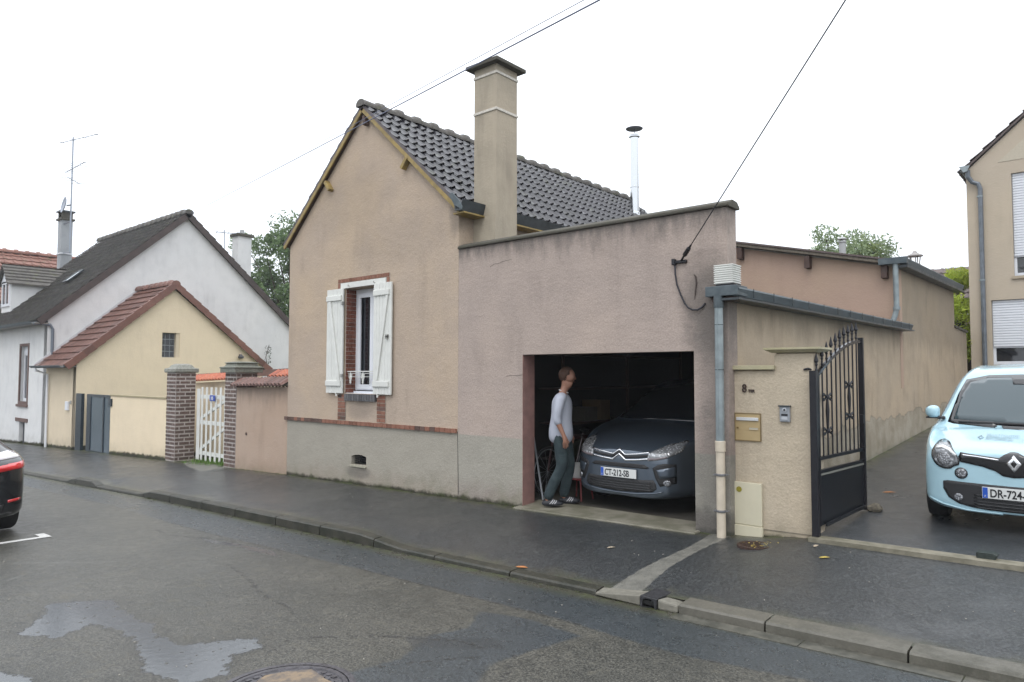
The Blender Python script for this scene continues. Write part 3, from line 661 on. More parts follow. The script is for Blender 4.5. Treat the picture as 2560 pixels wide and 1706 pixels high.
# header bricks of the band
mb = MB(); mb.box(-11.74,-7.238,-.012,-.002,.892,.958); mb.obj('band_bed', m_mortar, h)
nb = 41
for i in range(nb):
    st = (11.765-7.235)/nb; m_ = m_brick if random.random() > .25 else m_brick_dk
    brick(h, m_ if i > 8 else random.choice([m_brick_dk, m_brick]), -11.765+st*(i+.5), -.004, .926, st-.008, .062, .062)
# left reveal of visible courses (and the right one)
for sx, s_ in ((WO[0], 1), (WO[1], -1)):
    mb = MB(); mb.box(min(sx, sx+s_*.008), max(sx, sx+s_*.008), .012, .22, 1.43, 3.20); mb.obj('mortar_bed', m_mortar_w, h)
    nz = 25
    for j in range(nz):
        z = 1.43+(j+.5)*1.765/nz
        cuts = (.012, .125, .23) if j % 2 else (.012, .07, .18, .23)
        for a, b in zip(cuts, cuts[1:]):
            if s_ > 0 or j % 3 == 0 or True: brick(h, m_brick_rev, sx+s_*.004, (a+b)/2, z, .022, b-a-.008, 1.765/nz-.009)
mb = MB(); mb.box(-10.072,-8.862,-.022,.06,3.207,3.302); mb.obj('lintel_board', m_whitep, h, bevel=.004)
for x in (-9.82, -9.13):
    mb = MB(); mb.tube([(x,-.022,3.24),(x,-.05,3.235),(x+.01,-.055,3.26)], .006, 6); mb.obj('shutter_stop', simple('grey_fitting', (.35,.35,.33), .4, metal=.5), h)
mb = MB(); mb.poly(rect(WO[0]+.01, WO[1]-.01, 1.47, 3.2), .06, T(0,.215,0), [rect(-9.84,-9.46,1.50,3.12), rect(-9.44,-9.16,1.50,3.12)]); wf = mb.obj('window_frame', m_upvc, h, bevel=.004)
mb = MB(); mb.box(-9.85,-9.16,.245,.25,1.50,3.12); mb.obj('pane', m_glass, wf)
mb = MB(); mb.poly(rect(-9.865,-9.452,1.49,3.13), .03, T(0,.19,0), [rect(-9.79,-9.525,1.57,3.05)]); mb.obj('casement', m_upvc, wf, bevel=.004)
mb = MB(); mb.poly(rect(-9.448,-9.14,1.49,3.13), .03, T(0,.19,0), [rect(-9.385,-9.215,1.57,3.05)]); mb.obj('casement', m_upvc, wf, bevel=.004)
mb = MB(); mb.box(-9.95,-9.12,.03,.25,1.405,1.425); mb.box(-9.92,-9.14,.16,.215,1.425,1.455); mb.obj('sill_board', m_upvc, wf, bevel=.003)
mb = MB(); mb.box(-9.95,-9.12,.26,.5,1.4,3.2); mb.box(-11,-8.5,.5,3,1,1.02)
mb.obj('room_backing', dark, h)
# little cast-iron window rail
gr = MB(); gr.bar((-9.94,.06,1.79),(-9.13,.06,1.79),.03,.016); gr.bar((-9.94,.06,1.755),(-9.13,.06,1.755),.008,.008); gr.bar((-9.92,.06,1.70),(-9.15,.06,1.70),.008,.008)
for k, cx in enumerate((-9.87, -9.53, -9.19)):
    for a in range(7):
        an = math.pi*a/6; gr.tube([(cx,.06,1.745),(cx+.05*math.cos(an),.06,1.745-.07*math.sin(an)-.01),(cx+.02*math.cos(an),.06,1.70-.1*math.sin(an))], .007, 5)
    gr.tube([(cx,.06,1.78),(cx,.06,1.58)], .009, 5); gr.lathe([(.0,-.03),(.018,0),(.0,.03)], 6, T(cx,.06,1.6))
gr.obj('window_rail', m_whitep, h)
# shutters: planks, battens and brace
def shutter(x0, x1, z0, z1, hinge_left, label=None):
    fr = MB(); fr.box(x0, x1, -.052, -.044, z0+.01, z1-.01); s_ = fr.obj('shutter', m_whitep, h)
    n = 6; st = (x1-x0)/n
    for i in range(n):
        mb = MB(); mb.box(x0+i*st+.002, x0+(i+1)*st-.002, -.058-.001*(i % 2), -.030, z0+random.uniform(0,.004), z1-random.uniform(0,.004)); mb.obj('plank', m_whitep, s_, bevel=.003)
    for z in (z0+.17, z1-.16):
        mb = MB(); mb.box(x0+.012, x1-.03 if hinge_left else x1-.045, -.086, -.060, z-.045, z+.045); mb.obj('batten', m_whitep, s_, bevel=.006)
    a, b = ((x0+.10, z1-.21), (x1-.08, z0+.215)) if hinge_left else ((x1-.09, z1-.21), (x0+.10, z0+.215))
    mb = MB(); d = .028; mb.poly([(a[0]-d,a[1]),(b[0]-d,b[1]),(b[0]+d,b[1]),(a[0]+d,a[1])], .022, T(0,-.084,0)); mb.obj('brace', m_whitep, s_, bevel=.004)
    return s_
sL = shutter(-10.41, -9.945, 1.417, 3.207, True); sR = shutter(-9.115, -8.665, 1.417, 3.217, False)
for s_, xs_ in ((sL, (-9.94, -9.94)), (sR, (-8.75, -8.75))):
    for z in (1.72, 2.95) if s_ is sL else (2.35, 2.33):
        mb = MB(); mb.box(xs_[0]-.02, xs_[0]+.025, -.095, -.05, z-.03, z+.03); mb.obj('fitting', simple('grey_fitting', (.35,.35,.33), .4), s_, bevel=.006)
for x in (-10.1, -8.99):
    mb = MB(); mb.tube([(x,.0,1.40),(x,-.07,1.40),(x,-.075,1.43)], .01, 6); mb.lathe([(.016,-.02),(.016,.01)], 8, T(x,-.06,1.39)); mb.obj('shutter_catch', m_whitep, h)
# cellar vent
mb = MB(); mb.box(-9.745,-9.33,-.022,.20,.205,.238); mb.obj('vent_sill', simple('pale_sill', (.38,.36,.28), .7, grain=.3), h, bevel=.004)
mb = MB(); mb.box(-9.735,-9.337,.19,.2,.2,.42); mb.obj('vent_back', dark, h)
for i in range(4):
    mb = MB(); z = .262+i*.036; mb.box(-9.73,-9.34,.06,.10,z,z+.008); mb.obj('louvre', m_black, h)
mb = MB(); mb.bar((-7.2,-.001,.02),(-7.228,-.001,.92),.004,.006); mb.obj('joint_crack', dark, h)

# ------------------------------------------------------------------ GARAGE with its parapet
g = thing('flat_topped_garage', 'grey-pink rendered garage with open doorway and long mossy parapet beside the gabled house', 'garage', (-5.2, 3, 0))
DO = (-6.005, -3.533, 2.01)
panel('front_wall', m_garage, 0, 0.0, 0, [(GX1+.003,-.3),(DO[0],-.3),(DO[0],DO[2]),(DO[1],DO[2]),(DO[1],-.3),(-3.135,-.3),(-3.135,3.565),(GX1+.003,3.565)], .24, g)
mb = MB(); mb.poly([(0,3.567),(.31,3.567),(.31,3.60),(.25,3.645),(.12,3.655),(.0,3.605)], 4.12, Matrix(((0,-1,0,-3.10),(1,0,0,-.035),(0,0,1,0),(0,0,0,1)))); mb.obj('coping', m_coping, g, bevel=.012)
mb = MB(); mb.box(DO[0]-.0, DO[0]+.006, .0-.001, .246, -.05, 2.0); mb.obj('door_jamb', simple('pink_jamb', (.27,.15,.13), .8, grain=.25, gscale=8), g)
# interior shell
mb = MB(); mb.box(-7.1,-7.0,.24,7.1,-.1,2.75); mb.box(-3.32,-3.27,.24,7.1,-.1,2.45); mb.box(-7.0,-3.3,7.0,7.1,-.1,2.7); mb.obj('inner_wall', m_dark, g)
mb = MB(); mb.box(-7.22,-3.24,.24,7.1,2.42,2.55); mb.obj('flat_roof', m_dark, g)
# return of the garage wall above the low gutter, front corner
# driveway-side wall, slightly askew to the street front
DW = Mdir(-3.158, .02, 88.5)
def dw(u): return Vector((-3.158+u*math.cos(R(88.5)), .02+u*math.sin(R(88.5)), 0))
mb = MB(); mb.poly([(0.225,-.3),(12.1,.3),(12.1,3.76),(7.25,3.76),(7.25,2.56),(.225,2.56)], .22, DW); mb.obj('driveway_wall', m_drive, g)
mb = MB(); mb.poly([(12.1,.3),(13.55,.4),(13.55,2.80),(12.1,2.86)], .2, DW); lw = mb.obj('low_driveway_wall', m_drive, g)
mb = MB(); mb.poly([(12.05,2.865),(13.6,2.805),(13.6,2.86),(12.05,2.92)], .26, Mdir(-3.158, .02, 88.5) @ T(0,-.03,0)); mb.obj('wall_coping', m_coping, g)
# lean-to low zinc gutter along it
def zbox(name, u0, u1, z0, z1, parent, w_=.20, out=.19, seg=0, mat=None, slope=0.):
    prof = [(-.02,z0+.02),(-out+.03,z0),(-out,z1-.02),(-out+.012,z1),(-out+.03,z1-.012),(-out+.055,z0+.035),(-.02,z0+.05),(-.02,z0+.02)]
    N = 1; vs = []
    for u in (u0, u1):
        for y, z in prof[:-1]: vs.append(DW @ Vector((u, y, z+slope*(u-u0))))
    m = len(prof)-1; mb = MB(); fs = [(j, (j+1) % m, m+(j+1) % m, m+j) for j in range(m)] + [tuple(range(m))[::-1], tuple(m+j for j in range(m))]
    mb.add(vs, fs); return mb.obj(name, mat or m_zinc, parent)
zbox('low_gutter', -.10, 7.30, 2.575, 2.675, g)
mb = MB(); mb.poly([(-.13,2.538),(7.34,2.55),(7.34,2.57),(-.13,2.560)], .20, DW @ T(0,-.20,0)); mb.obj('gutter_underside', m_zincd, g)
for k in range(13):
    u = .25+k*.56; mb = MB(); mb.poly(rect(u, u+.008, 2.58, 2.681), .006, DW @ T(0,-.199,0)); mb.obj('gutter_seam', m_zincd, g)
mb = MB(); mb.box(-3.34,-2.98,-.115,.16,2.585,2.695); mb.obj('hopper', m_zincl if False else m_zinc, g, bevel=.006)
mb = MB(); mb.box(-3.29,-3.02,-.05,.04,2.53,2.585); mb.obj('hopper_bracket', m_brownw, g)
# downpipe: zinc above, cream cast iron below
px, py = -3.20, -.085
mb = MB(); mb.lathe([(.052,2.46),(.052,2.60)], 16, T(px, py, 0)); mb.obj('pipe_outlet', m_zinc, g, angle=40)
mb = MB(); mb.lathe([(.045,1.02),(.045,2.46)], 16, T(px, py, 0)); mb.box(px-.002,px+.004,py-.050,py-.044,1.02,2.46); dp = mb.obj('zinc_downpipe', m_zincl, g, angle=40)
m_cream = simple('cream_cast_iron', (.56,.49,.39), .4, grain=.15, gscale=9)
mb = MB(); mb.lathe([(.047,.03),(.047,.93),(.055,.935),(.055,1.04),(.050,1.045)], 16, T(px, py, 0)); mb.obj('cream_downpipe', m_cream, g, angle=40)
for z in (2.28, 1.8): mb = MB(); mb.lathe([(.048,z-.004),(.048,z+.004)], 16, T(px,py,0)); mb.obj('pipe_joint', m_zinc, g)
for z in (.69, .31):
    mb = MB(); mb.lathe([(.056,z-.012),(.058,z),(.056,z+.012)], 16, T(px, py, 0)); mb.tube([(px-.05,py,z),(px-.075,py-.005,z-.01),(px-.07,py+.06,z)], .008, 6); mb.tube([(px+.05,py,z),(px+.078,py-.002,z+.005),(px+.07,py+.06,z)], .008, 6)
    mb.obj('pipe_collar', simple('grey_collar', (.22,.22,.23), .4, metal=.6, grain=.3), g)
# cracks in the render
def crack_line(pts, parent, wdt=.003, y=-.0012):
    mb = MB()
    for a, b in zip(pts, pts[1:]): mb.bar((a[0],y,a[1]),(b[0],y,b[1]),.002,wdt,(0,1,0) if False else (0,0,1))
    return mb.obj('crack', simple('crack_dark', (.07,.06,.055), .9), parent)
crack_line([(-6.6,3.25),(-6.52,3.285),(-6.45,3.28),(-6.38,3.30),(-6.2,3.315)], g)
crack_line([(-6.3,1.72),(-6.2,1.735),(-6.1,1.728),(-6.01,1.74)], g, .004)


# ------------------------------------------------------------------ REAR BLOCK (pink mono-pitch)
rb = thing('mono_pitch_outbuilding', 'pink rendered rear building with roof sloping down to a zinc gutter above the driveway', 'outbuilding', (-5, 9, 0))
panel('front_wall', m_rear, 0, 7.16, 0, [(-7.2,1.5),(-2.965,1.5),(-2.965,3.72),(-7.2,4.72)], .2, rb)
mb = MB(); mb.poly([(-7.2,4.74),(-2.92,3.745),(-2.92,3.80),(-7.2,4.80)], .30, T(0,6.98,0)); mb.obj('verge_board', simple('weathered_verge', (.20,.17,.13), .7, grain=.4), rb)
mb = MB(); mb.poly([(-7.2,4.80),(-2.88,3.80),(-2.88,3.83),(-7.2,4.84)], 5.2, T(0,6.95,0)); mb.obj('roof_sheet', m_tile_b, rb)
for x in (-5.92, -4.55, -3.18):
    zt = 4.72-(x+7.2)*.2362; mb = MB(); mb.box(x-.05,x+.05,7.0,7.16,zt-.24,zt-.005); mb.obj('purlin_end', m_brownw, rb, bevel=.005)
zbox('eave_gutter', 6.98, 12.25, 3.76, 3.865, rb, slope=0)
mb = MB(); mb.poly([(7.0,3.70),(12.3,3.70),(12.3,3.75),(7.0,3.75)], .20, DW @ T(0,-.18,0)); mb.obj('eave_board', m_zincd, rb)
p0 = dw(6.98); mb = MB(); mb.box(p0.x-.28,p0.x+.19,6.93,7.08,3.77,3.885); mb.obj('gutter_return', m_zinc, rb)
mb = MB(); mb.tube([(-2.985,7.0,3.78),(-2.985,7.02,3.0),(-2.985,7.02,2.95),(-3.01,7.02,2.84),(-3.05,7.0,2.72)], .048, 12); mb.lathe([(.062,2.93),(.062,2.99)], 12, T(-2.985,7.02,0)); mb.obj('downpipe', m_zincl, rb, angle=50)
mb = MB(); mb.lathe([(.07,4.0),(.07,4.62),(.085,4.625),(.085,4.66),(.02,4.66),(.02,4.70),(.11,4.70),(.02,4.76)], 12, T(-4.43,9.0,0)); mb.obj('vent_pot', simple('grey_pot', (.35,.36,.36), .6), rb, angle=40)
mb = MB(); mb.lathe([(.10,3.6),(.10,4.28),(.115,4.29),(.10,4.30)], 14, T(-3.42,11.0,0))
for a in range(5): an = a*2*math.pi/5; mb.tube([(-3.42+.09*math.cos(an),11+.09*math.sin(an),4.28),(-3.42+.115*math.cos(an),11+.115*math.sin(an),4.48)], .012, 5)
mb.lathe([(.17,4.47),(.17,4.49),(.06,4.55),(.03,4.60)], 14, T(-3.42,11.0,0)); mb.obj('cowl_pot', simple('grey_pot2', (.30,.28,.27), .5, metal=.3), rb, angle=40)

# white ribbed box standing on the gutter's corner
vb = thing('ribbed_vent_box', 'small white ribbed box standing on the zinc gutter corner above the downpipe', 'vent box', (-3.15, .04, 2.7))
mb = MB(); mb.box(-3.245,-3.05,-.07,.13,2.72,2.925); mb.obj('core', m_whitep, vb)
for k in range(9):
    z = 2.725+k*.0235; mb = MB(); mb.box(-3.255+random.uniform(-.003,.003),-3.04+random.uniform(-.003,.003),-.08,.14,z,z+.013); mb.obj('rib', m_whitep, vb, bevel=.003)
mb = MB(); mb.box(-3.24,-3.04,-.06,.13,2.692,2.722); mb.obj('foot', m_black, vb)
# ------------------------------------------------------------------ TEXT as thin mesh
def text_mesh(s, size, depth=.003, bold=0., align='LEFT', sx=1.):
    cu = bpy.data.curves.new('text', 'FONT'); cu.body = s; cu.size = size; cu.extrude = depth/2; cu.offset = bold; cu.align_x = align; cu.resolution_u = 4
    o = bpy.data.objects.new('text', cu); COL.objects.link(o); dg = bpy.context.evaluated_depsgraph_get()
    me = bpy.data.meshes.new_from_object(o.evaluated_get(dg)); bpy.data.objects.remove(o)
    vs = [(v.co.x*sx, v.co.y, v.co.z) for v in me.vertices]; fs = [tuple(p.vertices) for p in me.polygons]; bpy.data.meshes.remove(me)
    return vs, fs
def put_text(name, s, size, M, mat, parent, depth=.004, bold=0., align='LEFT', sx=1.):
    """text upright in local x,z facing local -y"""
    vs, fs = text_mesh(s, size, depth, bold, align, sx); mb = MB(); mb.add([(x, -z, y) for x, y, z in vs], fs, M); return mb.obj(name, mat, parent)

# ------------------------------------------------------------------ gate pier with letterbox etc.
pr = thing('gate_pier_wall', 'beige rendered stepped pier wall with two pale copings beside the driveway gate', 'wall', (-2.75, .28, .05))
mb = MB(); mb.poly([(-3.185,-.2),(-2.30,-.2),(-2.30,1.975),(-2.705,1.975),(-2.705,1.80),(-3.185,1.80)], .28, T(0,.15,0)); mb.obj('wall_body', m_pier, pr, bevel=.03)
mb = MB(); mb.box(-3.195,-2.69,.105,.46,1.80,1.845); mb.obj('low_coping', m_copl, pr, bevel=.006)
mb = MB(); mb.add([(-2.72,.13,1.976),(-2.28,.13,1.976),(-2.28,.45,1.976),(-2.72,.45,1.976),(-2.785,.07,2.008),(-2.225,.07,2.008),(-2.225,.50,2.008),(-2.785,.50,2.008),(-2.785,.07,2.028),(-2.225,.07,2.028),(-2.225,.50,2.028),(-2.785,.50,2.028)],
       [(0,3,2,1),(0,1,5,4),(1,2,6,5),(2,3,7,6),(3,0,4,7),(4,5,9,8),(5,6,10,9),(6,7,11,10),(7,4,8,11),(8,9,10,11)]); mb.obj('high_coping', m_copl, pr)
nb_ = thing('house_number_sign', 'dark metal 8 and small TER lettering fixed above the letterbox', 'house number', (-3.0, .15, 1.6))
put_text('numeral', '8', .125, T(-3.05,.142,1.56), simple('aged_bronze', (.05,.03,.025), .4, metal=.4), nb_, .012, .0015, sx=.85)
put_text('lettering', 'TER', .043, T(-2.982,.144,1.560), simple('aged_bronze', (.05,.03,.025), .4), nb_, .01, .001, sx=.95)
lb = thing('letterbox', 'beige letterbox front with bright slot flap let into the pier wall', 'letterbox', (-2.99, .14, 1.19))
m_lb = simple('sand_enamel', (.40,.30,.155), .4, grain=.08, gscale=8)
mb = MB(); mb.poly(rect(-3.135,-2.848,1.04,1.338), .02, T(0,.135,0), [rect(-3.125,-2.858,1.05,1.328)]); mb.obj('frame', simple('brown_frame', (.17,.12,.05), .5), lb)
mb = MB(); mb.box(-3.125,-2.858,.138,.15,1.05,1.328); mb.obj('door', m_lb, lb)
mb = MB(); mb.box(-3.112,-2.872,.122,.138,1.258,1.292); mb.obj('slot_flap', simple('bright_aluminium', (.62,.63,.64), .35, metal=.4), lb, bevel=.004)
mb = MB(); mb.poly(rect(-2.978,-2.872,1.160,1.190), .006, T(0,.131,0), [rect(-2.972,-2.878,1.165,1.185)]); mb.obj('name_frame', m_lb, lb)
mb = MB(); mb.box(-2.972,-2.878,.134,.137,1.165,1.185); mb.obj('name_card', simple('name_card', (.45,.42,.34), .5), lb)
mb = MB(); mb.lathe([(.010,0),(.010,.008)], 10, T(-3.10,.137,1.178) @ Matrix.Rotation(R(90),4,'X')); mb.obj('lock', simple('brass', (.25,.18,.07), .4, metal=.8), lb)
it = thing('door_intercom', 'small grey metal intercom with camera eye on the high part of the pier', 'intercom', (-2.59, .14, 1.34))
mb = MB(); mb.box(-2.645,-2.540,.118,.15,1.262,1.425); ib = mb.obj('housing', simple('grey_metal_case', (.30,.32,.35), .35, metal=.4), it, bevel=.008)
mb = MB(); mb.box(-2.652,-2.533,.095,.15,1.418,1.432); mb.obj('hood', m_zincd, it, bevel=.003)
mb = MB(); mb.lathe([(.022,0),(.022,.008),(.016,.010)], 16, T(-2.592,.118,1.386) @ Matrix.Rotation(R(90),4,'X')); mb.obj('eye_ring', simple('pale_ring', (.5,.52,.55), .3, metal=.5), it)
mb = MB(); mb.lathe([(.012,0),(.008,.006)], 12, T(-2.592,.108,1.386) @ Matrix.Rotation(R(90),4,'X')); mb.obj('camera_eye', m_glass, it)
mb = MB(); mb.box(-2.625,-2.562,.112,.119,1.325,1.345); mb.obj('speaker_slot', m_black, it)
mb = MB(); mb.box(-2.625,-2.562,.112,.119,1.285,1.315); mb.obj('call_button', simple('pale_button', (.42,.44,.47), .4), it, bevel=.002)
mc = thing('meter_cabinet', 'low cream meter cabinet with round yellow sticker at the foot of the pier', 'meter cabinet', (-3.01, .13, .07))
m_cab = simple('cream_cabinet', (.56,.52,.39), .42, grain=.06, gscale=6)
mb = MB(); mb.box(-3.188,-2.842,.115,.15,.16,.602); mb.obj('door', m_cab, mc, bevel=.005)
mb = MB(); mb.box(-3.192,-2.836,.105,.15,.03,.150); mb.obj('base', m_cab, mc, bevel=.004)
mb = MB(); mb.box(-3.180,-2.848,.125,.148,.02,.598); mb.obj('casing', m_cab, mc)
mb = MB(); mb.lathe([(.030,0),(.030,.003)], 20, T(-3.085,.1145,.525) @ Matrix.Rotation(R(90),4,'X')); mb.obj('round_sticker', simple('yellow_sticker', (.36,.31,.03), .5, grain=.5, gscale=60), mc)
mb = MB(); mb.lathe([(.007,0),(.007,.004)], 10, T(-3.145,.1145,.375) @ Matrix.Rotation(R(90),4,'X')); mb.obj('key_hole', m_black, mc)

# ------------------------------------------------------------------ wrought iron gate leaf, open inwards
ga = thing('iron_gate', 'black iron gate leaf with curved top and spear heads standing open against the driveway wall', 'gate', (-2.28, .17, .2))
P0 = Vector((-2.285,.17,0)); P1 = Vector((-2.185,1.42,0)); e = (P1-P0); GL = e.length; e.normalize()
def gp(u, z): q = P0+e*u; return Vector((q.x, q.y, z))
def arc(u): tt = min(1, max(0, u/GL)); return 1.74+.385*math.sin(tt*math.pi/2)**.95
mb = MB(); mb.bar(gp(-.075,.12), gp(-.075,1.79), .065, .065, (1,0,0)); mb.tube([(-2.33,.16,1.80),(-2.36,.14,1.81),(-2.40,.14,1.80)], .012, 6); mb.obj('hinge_post', m_black, ga)
mb = MB(); mb.bar(gp(0,.24), gp(0,1.77), .035, .045, (1,0,0)); mb.obj('stile', m_black, ga)
mb = MB(); mb.bar(gp(GL,.235), gp(GL,2.17), .045, .055, (1,0,0)); mb.obj('stile', m_black, ga)
for z in (.905, .775): mb = MB(); mb.bar(gp(0,z), gp(GL,z+.005), .03, .034); mb.obj('rail', m_black, ga)
mb = MB(); mb.bar(gp(0,.745), gp(GL,.75), .034, .02); mb.obj('rail_lip', simple('pale_iron_edge', (.18,.18,.16), .4), ga)
mb = MB(); NA = 12
for k in range(NA): mb.bar(gp(GL*k/NA, arc(GL*k/NA)), gp(GL*(k+1)/NA, arc(GL*(k+1)/NA)), .035, .032, (1,0,0))
mb.obj('arched_top_rail', simple('black_gloss_metal', (.014,.014,.02), .22, metal=.3), ga)
nbars = 10
for k in range(nbars):
    u = .02+k*(GL-.16)/(nbars-1)+.0; zt = arc(u)
    if k == 0: u = .0
    mb = MB(); mb.tube([gp(u,.915), gp(u,zt+.06)], .0085, 6)
    mb.obj('bar', m_black, ga)
    mb = MB(); mb.lathe([(.010,zt+.03),(.015,zt+.045),(.010,zt+.06),(.009,zt+.085),(.015,zt+.10),(.011,zt+.115),(.022,zt+.135),(.004,zt+.215),(.001,zt+.225)], 8, T(gp(u,0).x, gp(u,0).y, 0)); mb.obj('spear_head', m_black, ga)
for k, zs in ((2, (1.52,1.17)), (7, (1.64,1.30))):
    u = .02+k*(GL-.16)/(nbars-1); st = (GL-.16)/(nbars-1)
    for z in zs:
        mb = MB()
        for s_ in (-1, 1):
            for dz in (-1, 1):
                mb.tube([gp(u,z), gp(u+s_*st*.35,z+dz*.012), gp(u+s_*st*.75,z+dz*.035), gp(u+s_*st*.95,z+dz*.02), gp(u+s_*st*.8,z+dz*.012)], .010, 5)
        mb.lathe([(.02,-.02),(.026,0),(.02,.02)], 8, T(gp(u,0).x, gp(u,0).y, z)); mb.obj('scroll', m_black, ga)
    mb = MB(); mb.tube([gp(u,zs[1]), gp(u,(zs[0]+zs[1])/2+.03), gp(u,zs[0])], [.01,.02,.01], 6); mb.obj('baluster', m_black, ga)
mb = MB(); q = [gp(0,.235), gp(GL,.24), gp(GL,.745), gp(0,.74)]; nrm = e.cross(Vector((0,0,1)))*.004
mb.add([p-nrm for p in q]+[p+nrm for p in q], [(0,1,2,3),(7,6,5,4),(0,4,5,1),(1,5,6,2),(2,6,7,3),(3,7,4,0)]); mb.obj('sheet_panel', simple('charcoal_sheet', (.016,.018,.022), .33, metal=.2), ga)
mb = MB(); mb.bar(gp(.1,.24)+Vector((.03,0,0)), gp(GL-.05,.285)+Vector((.03,0,0)), .02, .03); mb.obj('bottom_brace', simple('charcoal_sheet', (.016,.018,.022), .33), ga)
mb = MB(); mb.poly(rect(-.01,.03,1.20,1.30), .05, Matrix.Identity(4) @ T(gp(GL-.05,0).x, gp(GL-.05,0).y, 0)); mb.obj('lock_case', m_black, ga)
st_ = MB(); bm = bmesh.new(); bmesh.ops.create_icosphere(bm, subdivisions=3, radius=1)
for v in bm.verts:
    n_ = .82+.3*math.sin(v.co.x*3.1+1)*math.cos(v.co.y*2.7)+.1*random.random(); v.co = Vector((v.co.x*.115, v.co.y*.08, v.co.z*.055))*n_
me = bpy.data.meshes.new('rock'); bm.to_mesh(me); bm.free(); me.materials.append(simple('mossy_stone', (.16,.14,.105), .8, grain=.6, gscale=40, bump=.6))
o = link('stone', me, None, T(-2.10, 1.50, float(drive_z(-2.1,1.5))+.03)); tag(o, 'rough stone lying on the driveway and holding the iron gate open', 'stone')
db = MB(); zz = float(drive_z(-.88,.12)); db.poly([(-.955,zz+.0),(-.82,zz+.0),(-.80,zz+.045),(-.83,zz+.06),(-.955,zz+.055)], .11, T(0,.05,0))
tag(db.obj('gate_stop_block', simple('dark_green_block', (.022,.032,.028), .5, grain=.4), None, bevel=.008), 'small dark block set on the concrete sill across the driveway', 'gate stop')

# ------------------------------------------------------------------ manhole covers
def manhole(label, x, y, z, r, col, rings, sandy):
    t_ = thing('manhole_cover', label, 'manhole cover', (x, y, z)); slope = Matrix.Rotation(-math.atan(.018), 4, 'Y')
    M = T(x, y, z) @ slope
    mb = MB(); mb.lathe([(r*1.12,-.03),(r*1.12,.004),(r*1.02,.005),(r*1.02,-.03)], 40, M); mb.obj('frame', col, t_)
    mb = MB(); mb.lathe([(r,-.03),(r,.003),(r*.93,.003),(r*.92,-.004),(r*.01,-.004)], 40, M); mb.obj('lid', col, t_)
    mb = MB()
    for k in range(-6, 7):
        for j in range(-6, 7):
            if math.hypot(k, j)*r*.14 < r*.86: mb.box(k*r*.14-r*.04, k*r*.14+r*.04, j*r*.14-r*.04, j*r*.14+r*.04, -.01, .001, M)
    o = mb.obj('relief', col, t_); o['kind'] = 'stuff'
    if sandy:
        t = NT('sand_on_lid'); p = t.pos(); n = t.noise(p, 9, 6, .7); t.set(col=t.mix(t.mp(n, .4, .6), (.22,.165,.11), (.12,.10,.085)), rough=.8, alpha=1.)
        mb = MB(); pts = []
        for k in range(40): an = k*math.pi/20; rr = r*(.76+.05*math.sin(an*3+1)+.035*math.sin(an*7)+.02*math.sin(an*13)); pts.append((rr*math.cos(an), rr*math.sin(an), .0035))
        mb.add(pts+[(a*.97, b*.97, .007) for a, b, c in pts], [tuple(range(40, 80))]+[(k, (k+1)%40, 40+(k+1)%40, 40+k) for k in range(40)], M); mb.obj('sand_patch', t.m, t_)
m_iron = simple('wet_cast_iron', (.10,.095,.105), .42, metal=.3, grain=.5, gscale=30, bump=.3)
manhole('large round manhole cover with sandy middle in the road at the lower edge', -3.745, -4.89, float(road_z(-3.745,-4.89))+.006, .37, m_iron, 2, True)
manhole('small rusty manhole cover scattered with yellow leaves below the letterbox', -2.76, -.30, float(pave_z(-2.76,-.30))+.008, .15, simple('rusty_iron', (.065,.035,.025), .55, metal=.2, grain=.5, gscale=30), 1, False)

# fallen leaves and litter
def leaf(x, y, z, L, col, rz, label, name='fallen_leaf', cat='leaf', grp=None):
    mb = MB(); pts = [(-L/2,0,0),(-L*.25,L*.16,.004),(L*.1,L*.2,.008),(L/2,0,.003),(L*.1,-L*.18,.006),(-L*.25,-L*.14,.002)]
    mb.add(pts, [(0,1,5),(1,2,4,5),(2,3,4)][0:3], T(x, y, z+.006) @ Matrix.Rotation(rz, 4, 'Z')); me_ = mb.v
    o = mb.obj(name, col, None); so_ = o.modifiers.new('solid', 'SOLIDIFY'); so_.thickness = .002; return tag(o, label, cat, grp)
m_l1 = simple('orange_leaf', (.42,.17,.06), .6); m_l2 = simple('yellow_leaf', (.42,.32,.07), .6); m_l3 = simple('pale_leaf', (.36,.30,.22), .6)
leaf(-4.38,-1.96, float(pave_z(-4.38,-1.96)), .13, m_l1, .3, 'orange fallen leaf near the lowered kerb in front of the garage')
leaf(-3.92,-1.10, float(pave_z(-3.92,-1.1)), .09, m_l3, .9, 'pale fallen leaf on dark asphalt left of the concrete channel')
leaf(-2.05,-.46, float(pave_z(-2.05,-.46)), .10, m_l2, .7, 'yellow fallen leaf in front of the driveway sill')
leaf(-2.22,-.15, float(pave_z(-2.22,-.15)), .09, m_l3, 1.4, 'pale fallen leaf between the small manhole and driveway sill')
leaf(-2.19,2.6, float(drive_z(-2.19,2.6)), .16, m_l1, .6, 'reddish fallen leaf on the driveway beyond the open gate')
lf = MB()
for k in range(22):
    an = random.uniform(0, 6.28); rr = random.uniform(.05,.2); L = random.uniform(.008,.018); x, y = -2.76+rr*1.0*math.cos(an)+.04, -.30+rr*.8*math.sin(an)
    lf.add([(-L,0,0),(0,L*.5,.004),(L,0,.002),(0,-L*.5,.003)], [(0,1,2,3)], T(x, y, float(pave_z(x,y))+.016) @ Matrix.Rotation(an*3, 4, 'Z'))
o = lf.obj('leaf_litter', m_l2); o['kind'] = 'stuff'
lf = MB()
